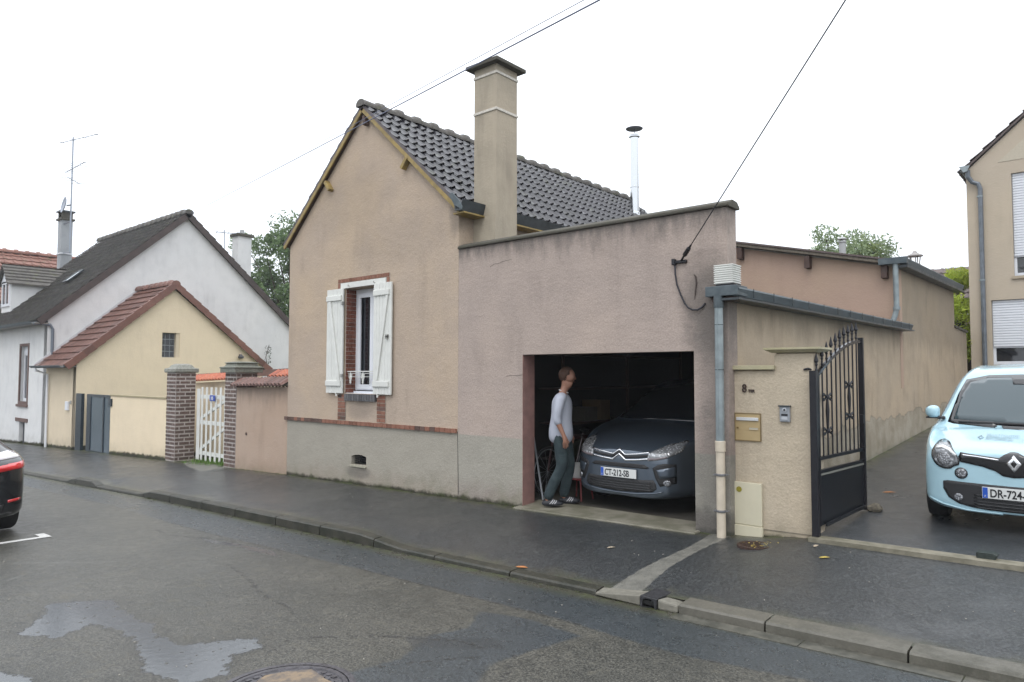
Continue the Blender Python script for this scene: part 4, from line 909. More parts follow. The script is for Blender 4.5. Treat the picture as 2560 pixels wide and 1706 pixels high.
for k in range(230):      # grit and pale chips on road and pavement
    X_ = random.uniform(-9,-.3); Y_ = random.uniform(-5.6,-.1); L = random.choice([.002,.003,.003,.005]); zf_ = float(road_z(X_,Y_)) if Y_ < Yk(X_) else float(pave_z(X_,Y_))
    if abs(Y_-Yk(X_)) < .2: continue
    lf.box(-L,L,-L*.7,L*.7,0,L*.8, T(X_,Y_,zf_+.001) @ Matrix.Rotation(random.uniform(0,3),4,'Z'))
o = lf.obj('loose_grit', simple('pale_grit', (.34,.32,.28), .7)); o['kind'] = 'stuff'
# moss and weeds in joints
ms = MB(); 
def tuft(mb, x, y, z, h, n, spread=.03):
    for k in range(n):
        a = random.uniform(0, 6.28); q = Vector((x+random.uniform(-spread,spread), y+random.uniform(-spread,spread), z)); d = Vector((math.cos(a), math.sin(a), 0)); hh = h*random.uniform(.4,1.1); wd = .003+h*.02
        s_ = Vector((-d.y, d.x, 0))*wd; mb.add([q-s_, q+s_, q+d*hh*.5+Vector((0,0,hh))], [(0,1,2)])
for k in range(260):
    X_ = random.uniform(-16,-3.5); 
    if random.random() < .5: tuft(ms, X_, -.012, float(pave_z(X_,-.01)), .018, 3, .012) if not (-6.1 < X_ < -3.5) else None
    else: tuft(ms, X_, float(Yk(X_))-.015, float(road_z(X_,Yk(X_)-.01)), .012, 3, .015)
for x0 in (-12.1, -7.0, -6.86): 
    for k in range(8): tuft(ms, x0+random.uniform(-.08,.08), float(Yk(x0))-.02, float(road_z(x0,-2.2)), .03, 5)
o = ms.obj('moss_tufts', simple('moss_green', (.05,.062,.02), .9)); o['kind'] = 'stuff'
gr_ = MB()
for k in range(900):
    X_ = random.uniform(-15.95,-14.15); Y_ = random.uniform(-.12,.75)
    if random.random() < .25+.75*(Y_ > .1): tuft(gr_, X_, Y_, float(g0(X_))-.01+.02, .075, 3, .03)
o = gr_.obj('grass', simple('fresh_grass', (.10,.19,.03), .8, vary=.2)); o['kind'] = 'stuff'

# ------------------------------------------------------------------ cables
def cable(name, pts, r, label, cat='cable', grp=None, mat=m_cable, sag=0.):
    P = [Vector(p) for p in pts]
    if len(P) == 2: a, b = P; P = [a.lerp(b, i/24)+Vector((0,0,-sag*4*(i/24)*(1-i/24))) for i in range(25)]
    mb = MB(); mb.tube(P, r, 6); return tag(mb.obj(name, mat, None, smooth=True), label, cat, grp)
ws = thing('cable_bracket', 'black iron wall bracket with strain clamp where the overhead cable meets the garage wall', 'bracket', (-3.72,-.02,3.02))
mb = MB(); mb.box(-3.775,-3.735,-.05,.002,2.985,3.055); mb.box(-3.74,-3.60,-.035,.002,3.0,3.035); mb.obj('wall_plate', m_black, ws, bevel=.006)
A_ = Vector((-3.66,-.03,3.03)); B_ = Vector((-1.38,-2.0,4.38)); d_ = (B_-A_)
mb = MB(); dn = d_.normalized(); mb.tube([A_, A_+dn*.10, A_+dn*.11, A_+dn*.24, A_+dn*.25, A_+dn*.30], [.012,.012,.026,.024,.014,.010], 8); mb.obj('strain_clamp', m_black, ws)
cable('overhead_cable', [A_+dn*.1, A_+d_*3.0], .006, 'dark service cable rising from the garage wall bracket to the upper right')
cable('drop_cable', [(-3.745,-.02,3.02),(-3.735,-.03,2.88),(-3.715,-.03,2.76),(-3.67,-.03,2.64),(-3.62,-.03,2.54),(-3.58,-.03,2.49),(-3.53,-.03,2.465),(-3.47,-.03,2.46),(-3.42,-.02,2.49),(-3.39,-.004,2.53)], .0105, 'black cable hanging in a loop on the wall below the bracket')
mb = MB(); pts = [(-3.52,-.006,2.86),(-3.50,-.008,2.84),(-3.49,-.008,2.76),(-3.505,-.008,2.66),(-3.515,-.006,2.58)]
mb.tube(pts, [.004,.008,.010,.007,.002], 6); tag(mb.obj('torn_cable_scar', simple('dark_scar', (.06,.045,.04), .8)), 'short dark vertical scar hook on the wall beside the cable loop', 'hook')
N0 = Vector((-2.65,-3.2,4.35)); F0 = Vector((-25.7,4.46,7.62)); dd = (N0-F0)
for k, (dz, dy, rr, sg, lab) in enumerate(((0,0,.006,0.,'thicker lower telephone wire crossing the sky to the white gable'),(.03,-.05,.0032,.012,'thin upper telephone wire running beside the thicker one'))):
    cable('telephone_wire', [F0+Vector((0,dy*.3,dz*2)), N0+dd*.25+Vector((0,dy,dz))], rr, lab, 'wire', 'telephone wires over the street', simple('grey_wire', (.10,.12,.20), .5), sag=sg)
# ------------------------------------------------------------------ LEFT SIDE: pink garden wall, pillars, gates
def z31(x): return -.1156+.031*(x+11.7)
pw = thing('pink_garden_wall', 'low pink rendered garden wall with ribbed tile coping between brick pillar and house', 'wall', (-12.6, .1, -.2))
mb = MB(); mb.poly([(-13.6,-.6),(-11.705,-.6),(-11.705,1.50),(-13.6,1.47)], .22, T(0,.0,0)); mb.obj('wall_body', m_pink, pw)
cw = .085; nn = 22; prof = [0,.030,.044,.046,.036,.012,-.006]
def coping_row(parent, x0, x1, y0, z0, y1, z1, n, mat, slope=0., name='coping_tile'):
    """a row of narrow coping tiles running from the low edge (y0,z0) to the high edge (y1,z1)"""
    w_ = (x1-x0)/n; mb = MB(); L = math.hypot(y1-y0, z1-z0); vs = []; K = len(prof)
    for v in (0, 1, 1.0):
        pass
    for (v, th) in ((0,0),(L,0)):
        for i, h_ in enumerate(prof): vs.append((w_*i/(K-1), v, h_))
    for i in range(K): vs.append((w_*i/(K-1), 0, -.014))
    fs = [(i, i+1, K+i+1, K+i) for i in range(K-1)]+[(2*K+i, 2*K+i+1, i+1, i) for i in range(K-1)]
    mb.add(vs, fs); me = mb.mesh(name, mat)
    an = math.atan2(z1-z0, y1-y0)
    for k in range(n):
        x = x0+k*w_; link(name, me, parent, T(x, y0, z0+slope*(x-x0)) @ Matrix.Rotation(an+random.uniform(-.02,.02), 4, 'X'))
coping_row(pw, -13.62, -11.71, -.13, 1.505, .115, 1.64, 15, m_tile_m, .018)
coping_row(pw, -13.62, -11.71, .36, 1.505, .10, 1.65, 15, m_tile_m, .018)
mb = MB(); mb.poly([(-13.62,1.49),(-11.71,1.52),(-11.71,1.62),(-13.62,1.60)], .16, T(0,.03,0)); mb.obj('coping_bed', m_mortar, pw)
mb = MB(); mb.lathe([(.03,0),(.03,.01)], 10, T(-13.18,-.0,.55) @ Matrix.Rotation(R(90),4,'X')); mb.obj('pipe_stub', m_brownw, pw)
bw = thing('back_garden_wall', 'inner wall with bright orange tile coping seen behind the brick pillars', 'wall', (-14.5, 1.1, -.2))
mb = MB(); mb.poly([(-18,-.8),(-11.75,-.8),(-11.75,1.70),(-18,1.50)], .2, T(0,1.0,0)); mb.obj('wall_body', m_pink if False else m_yellow2, bw)
mb = MB(); mb.poly([(-18,1.60),(-11.75,1.78),(-11.75,1.92),(-18,1.73)], .10, T(0,1.12,0)); mb.obj('ridge_course', simple('brown_ridge', (.16,.085,.065), .6, grain=.4), bw)
coping_row(bw, -17.7, -15.1, .86, 1.555, 1.10, 1.70, 18, m_tile_o, .031)
coping_row(bw, -13.9, -11.78, .86, 1.675, 1.10, 1.81, 15, m_tile_o, .031)
# a climbing plant's bare stems on the white gable
pl = thing('climbing_stem', 'bare dark climbing stem on the white gable beside the pink house', 'climber', (-25.5, 7.4, 2.6))
mb = MB(); mb.tube([(-25.55,7.55,.5),(-25.52,7.6,1.8),(-25.52,7.5,2.4),(-25.5,7.62,2.9)], [.02,.018,.014,.008], 5); mb.tube([(-25.5,7.52,1.9),(-25.45,7.2,1.75),(-25.48,6.95,1.78)], [.012,.014,.006], 5); mb.obj('stem', m_brownw, pl)
mb = MB()
for k in range(60):
    q = Vector((-25.48, 7.55+random.uniform(-.12,.12), 2.3+random.uniform(-.4,.55))); a = random.uniform(0,6.28); L = .05
    mb.add([q, q+Vector((0,L*math.cos(a),L*math.sin(a))), q+Vector((.03,L*math.cos(a+1),L*math.sin(a+1)))], [(0,1,2)])
o = mb.obj('leaves', simple('dark_leaf', (.03,.045,.02), .7), pl); o['kind'] = 'stuff'

def brick_pillar(x0, label, top_pale):
    W = .47; y0 = 0.; zb = z31(x0)-.1; zt = 1.77
    p_ = thing('brick_pillar', label, 'pillar', (x0+W/2, W/2, zb), 'brick pillars either side of the white gate')
    mb = MB(); mb.box(x0+.005, x0+W-.005, y0+.005, y0+W-.005, zb, zt); mb.obj('mortar_core', m_mortar_w, p_)
    n = 24; ch_ = (zt-zb-.04)/n
    for j in range(n):
        z = zb+.03+(j+.5)*ch_
        for face in range(4):
            cuts = [0,.225,.47] if (j+face) % 2 else [0,.10,.345,.47]
            for a, b in zip(cuts, cuts[1:]):
                L = b-a-.028; c_ = (a+b)/2; dp = random.uniform(0,.006); hh = .055+random.uniform(-.005,.005)
                if face == 0: brick(p_, m_pillar, x0+c_, y0+.02-dp, z, L, .04, hh)
                elif face == 1: brick(p_, m_pillar, x0+W-.02+dp, y0+c_, z, .04, L, hh)
                elif face == 2 and j % 1 == 0: brick(p_, m_pillar, x0+c_, y0+W-.02, z, L, .04, hh)
                elif face == 3: brick(p_, m_pillar, x0+.02, y0+c_, z, .04, L, hh)
    e = .075 if top_pale else .035; a, b, c_, d_ = x0-e, x0+W+e, y0-e, y0+W+e
    mb = MB()
    rings = [(0,1.77),(-.015,1.79),(-.01,1.865),(.055,1.88),(.10,1.945),(.16,1.975)] if not top_pale else [(0,1.77),(0,1.86),(-.015,1.865),(-.015,1.885),(.06,1.90),(.09,1.96),(.06,1.965),(.06,1.98),(.2,2.0)]
    vs = []; 
    for i, z in rings: vs += [(a+i,c_+i,z),(b-i,c_+i,z),(b-i,d_-i,z),(a+i,d_-i,z)]
    fs = [(k*4+q, k*4+(q+1)%4, k*4+4+(q+1)%4, k*4+4+q) for k in range(len(rings)-1) for q in range(4)]+[(3,2,1,0), tuple(len(rings)*4-4+q for q in range(4))]
    mb.add(vs, fs); mb.obj('capstone', m_capst, p_, bevel=.01)
    return p_
brick_pillar(-16.87, 'left brick pillar under a rounded lichened capstone next to the yellow wall', False)
brick_pillar(-14.09, 'right brick pillar under a flat moulded capstone next to the pink garden wall', True)
pg = thing('picket_gate', 'white wooden picket gate between the two brick pillars', 'gate', (-15.3, .32, -.2))
zg = float(g0(-15.3))
x = -15.93; n = 7
for k in range(n):
    xx = -15.97+k*.213; wd = .085 if k else .15
    mb = MB(); mb.box(xx, xx+wd, .298, .31, zg+.02, 1.44 if k else 1.40); mb.obj('picket', m_whitep, pg, bevel=.004)
for z in (zg+.14, .60, 1.18): mb = MB(); mb.box(-15.97,-14.62,.31,.325,z,z+.09); mb.obj('rail', m_whitep, pg, bevel=.004)
for z0_, z1_ in ((zg+.22,.58),(.70,1.17)):
    mb = MB(); mb.bar((-15.9,.33,z0_),(-14.66,.33,z1_),.03,.07,(0,0,1)); mb.obj('brace', m_whitep, pg)
pn = thing('number_plate', 'small blue enamel number plate on the white picket gate', 'number plate', (-15.2,.27,1.2))
mb = MB(); mb.box(-15.29,-15.05,.262,.272,1.14,1.27); mb.obj('plate', simple('blue_enamel', (.03,.07,.35), .3), pn, bevel=.004)
put_text('numeral', '10', .11, T(-15.235,.258,1.165), simple('white_enamel', (.75,.75,.75), .4), pn, .004, .002)

# ------------------------------------------------------------------ yellow annex, wall and grey gate
yh = thing('yellow_gabled_annex', 'small pale yellow gabled building with red tile roof in front of the white gable', 'building', (-24.2, 3, -.5))
XY = -22.9
panel('gable_wall', m_yellow, XY, 0, 90, [(0,-1),(5.87,-1),(5.87,2.0),(2.74,4.46),(0,2.02)], .25, yh, [rect(2.40,2.95,2.26,3.05)])
panel('street_wall', m_yellow2, 0, -.0, 0, [(-25.58,-1),(XY-.003,-1),(XY-.003,2.0),(-25.58,2.0)], .24, yh)
bl = MB(); bl.box(XY-.16,XY-.14,2.40,2.95,2.26,3.05); bl.obj('block_bed', simple('grey_grout', (.30,.33,.35), .6), yh)
gbm = NT('glass_block'); t = gbm; t.set(col=(.06,.07,.085), rough=.12, spec=.8); t.bump(t.noise(t.pos(), 14, 2), .5, .01)
for i in range(3):
    for j in range(4):
        mb = MB(); y = 2.415+i*.142; z = 2.285+j*.192; mb.box(XY-.145,XY-.118,y,y+.118,z,z+.165); mb.obj('glass_block', gbm.m, yh, bevel=.008)
mb = MB(); mb.box(XY-.14,XY-.02,2.84,2.95,2.26,3.05); mb.obj('window_reveal', m_yellow2, yh)
slp = (0, -3.05, -2.68); RLy = math.hypot(3.05, 2.68)
NCy, NRy = 10, 13
roof_tiles(yh, frame_M((-22.86,2.74,4.63), (-1,0,0), slp), 2.74/NCy, RLy/NRy, NCy, NRy, FLAT, m_tile_r, single=130)
mb = MB(); mb.box(0,2.7,0,RLy-.02,-.06,-.004, frame_M((-22.88,2.74,4.62), (-1,0,0), slp)); mb.obj('roof_deck', m_brownw, yh)
slp2 = (0, 3.4, -2.75); RL2 = math.hypot(3.4, 2.75)
roof_tiles(yh, frame_M((-22.86,2.74,4.63), (-1,0,0), slp2), 2.74/NCy, RL2/NRy, NCy, NRy, FLAT, m_tile_r, single=0)
mb = MB(); mb.box(0,2.7,0,RL2-.02,-.06,-.004, frame_M((-22.88,2.74,4.62), (-1,0,0), slp2)); mb.obj('roof_deck', m_brownw, yh)
ridge_tiles(yh, (-22.76,2.74,4.62), (-25.55,2.74,4.62), .14, m_tile_r, .36)
for sl_, L_ in ((slp, RLy), (slp2, RL2)):
    Mv = frame_M((-22.80,2.74,4.66), (1,0,0), sl_); n_ = 13; st = L_/n_
    me = None
    mb = MB(); mb.add([(-.10,0,.03),(.03,0,.03),(.03,0,-.16),(.0,0,-.16),(-.10,st*1.08,.055),(.035,st*1.08,.055),(.035,st*1.08,-.14),(.0,st*1.08,-.14),(.0,0,.01),(.0,st*1.08,.03),(-.10,0,.01),(-.10,st*1.08,.03)],
        [(0,1,5,4),(1,2,6,5),(2,3,7,6),(3,8,9,7),(8,10,11,9),(0,10,8,3,2,1),(4,5,6,7,9,11)]); me = mb.mesh('verge_tile', m_tile_r)
    if Mv.to_3x3().determinant() < 0: me.flip_normals()
    for k in range(n_): link('verge_tile', me, yh, Mv @ T(0, k*st, random.uniform(0,.004)))
mb = MB(); q = frame_M((-25.52,2.74,4.68), (-1,0,0), slp); mb.box(0,.05,0,RLy,-.02,.05,q); mb.obj('flashing', simple('pale_flashing', (.5,.49,.5), .6), yh)
gutter(yh, (-25.6,-.40,1.98), (-22.80,-.40,1.98), .07)
mb = MB(); mb.tube([(-25.2,-.40,1.92),(-25.2,-.40,1.84),(-25.25,-.06,1.72),(-25.25,-.05,-.6)], .035, 8); mb.obj('downpipe', m_upvc, yh)
mb = MB(); mb.box(-25.6,-22.9,-.36,.0,1.93,1.97); mb.obj('soffit', simple('grey_soffit', (.25,.24,.22), .6), yh)
wl_ = thing('wall_lamp', 'small dark lamp on the yellow gable above the right pillar', 'lamp', (-22.85,5.0,2.3))
mb = MB(); mb.lathe([(.02,-.02),(.09,0),(.10,.05),(.05,.10),(.02,.14)], 12, T(-22.80,5.0,2.28)); mb.obj('shade', simple('dark_fitting', (.06,.06,.065), .5), wl_)
mb = MB(); mb.box(-22.9,-22.8,4.98,5.02,2.38,2.41); mb.obj('arm', m_black, wl_)
lx = thing('wall_letterbox', 'small white letterbox on the yellow street wall left of the grey gate', 'letterbox', (-23.4,-.03,.8))
mb = MB(); mb.box(-23.60,-23.38,-.06,.0,.66,.92); mb.obj('box', m_upvc, lx, bevel=.01); mb = MB(); mb.box(-23.30,-23.2,-.03,0,.85,.95); mb.obj('bell', simple('grey_fitting', (.35,.35,.33), .4), lx, bevel=.01)
yw = thing('yellow_boundary_wall', 'low pale yellow boundary wall with thin ledge between grey gate and brick pillar', 'wall', (-18.5,.1,-.3))
mb = MB(); mb.poly([(-20.25,-.9),(-16.86,-.9),(-16.86,1.15),(-20.25,1.15)], .22, T(0,.0,0)); mb.obj('wall_body', m_yellow, yw)
mb = MB(); mb.box(-20.27,-16.86,-.02,.24,1.15,1.185); mb.obj('ledge', simple('tan_ledge', (.33,.28,.17), .7, grain=.2), yw)
gg = thing('grey_yard_gate', 'blue-grey metal yard gate with smooth panels beside the yellow annex', 'gate', (-21.5,.05,-.4))
m_gg = simple('slate_blue_metal', (.018,.030,.042), .35, metal=.2, grain=.1); m_gg2 = simple('blue_grey_panel', (.085,.115,.14), .16, metal=.1)
mb = MB(); mb.box(-22.86,-22.42,.0,.08,-.62,1.17); mb.obj('fixed_panel', m_gg, gg)
mb = MB(); mb.poly(rect(-22.05,-20.26,-.5,1.165), .06, T(0,.02,0), [rect(-21.75,-20.86,-.38,1.10), rect(-20.78,-20.34,-.38,1.10)]); mb.obj('leaf_frame', m_gg, gg)
for a, b in ((-21.75,-20.86),(-20.78,-20.34)): mb = MB(); mb.box(a-.01,b+.01,.04,.06,-.39,1.11); mb.obj('panel', m_gg2, gg)
mb = MB(); mb.box(-20.30,-20.12,-.04,.0,.88,1.08); mb.obj('hinge_plate', m_gg, gg)

# ------------------------------------------------------------------ WHITE HOUSE
wh = thing('white_gabled_house', 'large white gabled house with dark tiled roof, dormer and skylight beyond the yellow annex', 'house', (-30,4,-.6))
XW = -25.6
panel('gable_wall', m_white, XW, 0, 90, [(0,-1),(8.75,-1),(8.75,3.5),(4.3,7.42),(0,3.5)], .3, wh)
panel('street_wall', m_white, 0, 0, 0, [(-33.7,-1.2),(XW-.003,-1.2),(XW-.003,3.45),(-33.7,3.45)], .3, wh, [rect(-28.35,-27.45,.78,2.68), rect(-28.25,-27.62,-.62,.12)])
panel('far_wall', m_white, -33.4, 0, 90, [(0,-1),(8.75,-1),(8.75,3.5),(4.3,7.42),(0,3.5)], .3, wh)
panel('rear_wall', m_white, 0, 8.5, 0, [(-33.7,-1.2),(XW-.35,-1.2),(XW-.35,3.45),(-33.7,3.45)], .25, wh)
mb = MB(); mb.poly(rect(-28.42,-27.38,.70,2.75), .04, T(0,-.02,0), [rect(-28.32,-27.48,.80,2.66)]); mb.obj('window_surround', simple('brown_brick_trim', (.16,.10,.085), .7, grain=.4), wh)
mb = MB(); mb.poly(rect(-28.32,-27.48,.80,2.66), .05, T(0,.10,0), [rect(-28.22,-27.95,.9,2.35), rect(-27.86,-27.58,.9,2.35)]); w_ = mb.obj('window', m_upvc, wh)
mb = MB(); mb.box(-28.3,-27.5,.13,.14,.8,2.4); mb.obj('pane', m_glass, w_)
mb = MB(); mb.box(-28.5,-27.35,-.06,.02,.62,.70); mb.obj('window_sill', simple('brown_brick_trim', (.16,.10,.085), .7), w_)
mb = MB(); mb.box(-28.62,-27.3,-.03,.01,.12,.24); mb.obj('cellar_lintel', simple('brown_brick_trim', (.16,.10,.085), .7), wh)
mb = MB(); mb.box(-28.25,-27.62,.12,.13,-.62,.12); mb.obj('cellar_opening', simple('dark_grille', (.05,.055,.065), .6), wh)
sw = (0,-4.62,-4.22); RW = math.hypot(4.62,4.22)
roof_tiles(wh, frame_M((XW+.12,4.3,7.63), (-1,0,0), sw), .30, RW/19, 28, 19, PAN, m_tile_w, single=299)
mb = MB(); mb.box(0,8.3,0,RW-.02,-.10,-.004, frame_M((XW+.10,4.3,7.62), (-1,0,0), sw)); mb.obj('roof_deck', m_tile_w, wh)
sw2 = (0,4.75,-4.2); RW2 = math.hypot(4.75,4.2)
roof_tiles(wh, frame_M((XW+.12,4.3,7.63), (-1,0,0), sw2), .30, RW2/19, 28, 19, PAN, m_tile_w, single=0)
mb = MB(); mb.box(0,8.3,0,RW2-.02,-.10,-.004, frame_M((XW+.10,4.3,7.62), (-1,0,0), sw2)); mb.obj('roof_deck', m_tile_w, wh)
ridge_tiles(wh, (XW+.2,4.3,7.60), (-33.9,4.3,7.60), .16, m_tile_w, .42)
m_vt = simple('dark_verge', (.07,.05,.045), .6, grain=.4, gscale=5)
for sl_, L_ in ((sw, RW), (sw2, RW2)):
    mb = MB(); mb.box(-.02,.05,0,L_,-.17,.035, frame_M((XW+.10,4.3,7.62), (1,0,0), sl_)); mb.obj('verge', m_vt, wh)
gutter(wh, (-33.9,-.42,3.37), (XW+.1,-.42,3.37), .09)
mb = MB(); mb.box(-33.9,XW+.1,-.38,.0,3.30,3.34); mb.obj('soffit', simple('grey_soffit', (.25,.24,.22), .6), wh)
mb = MB(); mb.tube([(XW+.02,-.4,3.30),(XW+.04,-.2,3.32),(XW+.05,.06,3.28),(XW+.05,.13,3.15),(XW+.05,.13,2.2)], .045, 8); mb.obj('downpipe', simple('slate_pipe', (.12,.14,.17), .4), wh)
# skylight
Ms = frame_M((XW-2.5,1.80,5.47), (-1,0,0), sw)
mb = MB(); mb.poly(rect(0,.55,0,.70), .05, Ms @ Matrix(((1,0,0,0),(0,0,1,0),(0,1,0,.0),(0,0,0,1))), [rect(.05,.50,.05,.65)]); sk = mb.obj('skylight', m_zincd, wh)
mb = MB(); mb.box(.05,.5,.05,.65,.02,.03, Ms); mb.obj('pane', simple('skylight_glass', (.45,.5,.53), .03, spec=1.), sk)
# dormer
dm = MB(); dx0, dx1 = -32.25, -31.05
dm.add([(dx1,.32,3.95),(dx1,.32,5.15),(dx1,1.62,5.15),(dx0,.32,3.95),(dx0,.32,5.15),(dx0,1.62,5.15),((dx0+dx1)/2,.32,5.75),((dx0+dx1)/2,2.3,5.80)], [(0,2,1),(3,4,5),(0,1,6,4,3)]); dmo = dm.obj('dormer', m_white, wh)
for s_, nx in ((1, dx1+.15), (-1, dx0-.15)):
    mx_ = (dx0+dx1)/2; mb = MB(); a = [(mx_,.15,5.86),(nx,.15,5.10),(nx,1.62,5.10),(mx_,2.35,5.86)]
    mb.add(a+[(p_[0],p_[1],p_[2]-.06) for p_ in a], [(0,1,2,3),(7,6,5,4),(0,4,5,1),(1,5,6,2),(2,6,7,3),(3,7,4,0)]); mb.obj('dormer_roof', m_tile_w, dmo)
    for k in range(6):
        mb = MB(); f0 = k/6; 
        z = 5.86-.76*f0; xx = mx_+(nx-mx_)*f0; mb.bar((xx,.12,z+.015),(xx,2.3-.7*f0,z+.015),.03,.03); mb.obj('dormer_course', m_tile_w, dmo)
mb = MB(); mb.poly(rect(dx0+.1,dx1-.1,4.25,5.2), .05, T(0,.28,0), [rect(dx0+.2,dx0+.56,4.35,5.1), rect(dx1-.56,dx1-.2,4.35,5.1)]); mb.poly([(dx0,5.15),(dx1,5.15),((dx0+dx1)/2,5.78)], .04, T(0,.28,0)); mb.obj('dormer_window', m_upvc, dmo)
mb = MB(); mb.box(dx0+.15,dx1-.15,.31,.315,4.3,5.15); mb.obj('dormer_pane', m_glass, dmo)
m_gc = plaster('grey_chimney_render', (.33,.345,.36), (.12,.13,.12), streak=.6, mott=.5)
mb = MB(); mb.box(-34.95,-34.5,2.9,3.33,5.2,8.42); ct = mb.obj('chimney', m_gc, wh)

mb = MB(); mb.box(-35.02,-34.43,2.83,3.40,8.42,8.50); mb.obj('cap_slab', m_coping, ct)
for x in (-34.97,-34.56): mb = MB(); mb.box(x,x+.08,2.9,3.32,8.50,8.78); mb.obj('cap_leg', m_coping, ct)
mb = MB(); mb.box(-35.03,-34.42,2.83,3.40,8.78,8.84); mb.obj('cap_top', m_zincd, ct)
mb = MB(); mb.box(-34.98,-34.47,2.87,3.36,6.93,6.98); mb.obj('strap', m_upvc, ct)
mb = MB(); mb.box(-35.6,-34.5,2.7,3.0,5.2,5.9); 
ch2 = MB(); ch2.box(-28.3,-27.8,7.45,8.05,4.5,7.55); c2 = ch2.obj('chimney', m_white, wh); mb = MB(); mb.box(-28.38,-27.72,7.37,8.13,7.55,7.66); mb.obj('cap_slab', m_coping, c2)
mb = MB(); mb.lathe([(.10,7.66),(.09,7.86)], 10, T(-28.05,7.75,0)); mb.obj('chimney_pot', simple('grey_pot', (.35,.36,.36), .6), c2)
def aerial(x, y, z0, z1, label, arms, r=.03):
    t_ = thing('tv_aerial', label, 'aerial', (x, y, z0)); m_ = simple('aerial_metal', (.28,.31,.36), .4, metal=.6)
    mb = MB(); mb.tube([(x,y,z0),(x,y,z1)], r, 6); mb.obj('mast', m_, t_)
    for z, d, L, n_ in arms:
        dv_ = Vector((math.cos(d), math.sin(d), 0)); pv_ = Vector((-dv_.y, dv_.x, 0)); o_ = Vector((x, y, z)); mb = MB(); mb.tube([o_-dv_*L*.35, o_+dv_*L*.65], .016, 5); 
        for k in range(n_): q = o_+dv_*(L*(-.3+.9*k/max(1,n_-1))); mb.tube([q-pv_*.35+Vector((0,0,.0)), q+pv_*.35], .009, 4)
        mb.obj('boom', m_, t_)
    return t_
a1 = aerial(-33.7,3.0,6.9,11.9,'tall tv aerial mast strapped to the grey chimney of the white house',[(11.78,.25,2.6,4),(10.52,.0,2.4,8),(10.05,2.4,1.0,3)])
mb = MB(); mb.tube([(-34.5,3.0,8.25),(-33.7,3.0,8.25)], .03, 6); mb.tube([(-34.5,3.0,6.98),(-33.7,3.0,6.9)], .03, 6); mb.obj('stand_off', simple('aerial_metal', (.28,.31,.36), .4), a1)
ds = thing('satellite_dish', 'grey satellite dish on the aerial mast above the chimney', 'dish', (-33.9,2.9,8.8))
mb = MB(); mb.lathe([(.0,-.0),(.17,.014),(.29,.05),(.36,.09),(.35,.09),(.28,.04),(.0,.0)], 20, T(-33.9,2.85,8.95) @ Matrix.Rotation(R(-5),4,'Z') @ Matrix.Rotation(R(80),4,'X')); mb.obj('reflector', simple('dish_grey', (.33,.36,.42), .5), ds, smooth=True)
mb = MB(); mb.tube([(-33.7,3.0,8.95),(-33.9,2.9,8.95)], .03, 5); mb.obj('mount', m_zincd, ds)
aerial(-28.0,6.95,6.4,7.75,'small tv aerial behind the white gable ridge',[(7.62,1.2,1.0,5)], .02)

# red roofed house far left
rh = thing('red_roofed_house', 'house with weathered red tile roof partly hidden behind the grey chimney', 'house', (-45,3,-1))
mb = MB(); mb.box(-48,-40.2,-6,10,-1.5,5.2); mb.obj('walls', m_white, rh)
sr = (3.6,0,-2.9); RR_ = math.hypot(3.6,2.9)
roof_tiles(rh, frame_M((-43.4,-6,8.02), (0,1,0), sr), .40, RR_/13, 40, 13, PAN, m_tile_rr, single=0)
mb = MB(); mb.box(0,16,0,RR_,-.1,-.004, frame_M((-43.4,-6,8.01), (0,1,0), sr)); mb.box(0,16,0,RR_,-.1,-.004, frame_M((-43.4,-6,8.01), (0,1,0), (-3.6,0,-2.9))); mb.obj('roof_deck', m_tile_rr, rh)
ridge_tiles(rh, (-43.4,-6,8.04), (-43.4,10,8.04), .16, m_tile_rr, .5)

# ------------------------------------------------------------------ RIGHT HOUSE
ri = thing('tan_gabled_house', 'tall tan rendered house with white roller shutters at the end of the driveway', 'house', (1.3,17,.8))
RY = 13.6
panel('front_wall', m_right, 0, RY, 0, [(-2.72,.2),(5.3,.2),(5.3,6.9),(1.3,10.5),(-2.72,6.9)], .3, ri, [rect(-1.79,-.35,4.15,6.68), rect(-2.27,-.35,2.0,3.59)])
panel('side_wall', m_right, -2.42, RY+.3, 90, [(0,.2),(9,.2),(9,6.9),(0,6.9)], .3, ri)
panel('side_wall', m_right, 5.3, RY+.3, 90, [(0,.2),(9,.2),(9,6.9),(0,6.9)], .3, ri)
mb = MB(); mb.poly([(-2.05,7.0),(4.65,7.0),(1.3,10.0)], .01, T(0,RY-.009,0)); mb.obj('pale_gable_panel', simple('pale_stone_panel', (.47,.42,.33), .8, grain=.1), ri)
for s_ in (1, -1):
    Mz = frame_M((1.3,RY-.07,10.62), (0,1,0), (s_*4.1,0,-3.69)); L_ = math.hypot(4.15,3.75)
    roof_tiles(ri, Mz, .33, L_/15, 28, 15, WAVE, m_tile_b, single=0)
    mb = MB(); mb.box(0,9.3,0,L_-.05,-.05,-.01,Mz); mb.obj('roof_deck', m_tile_b, ri)
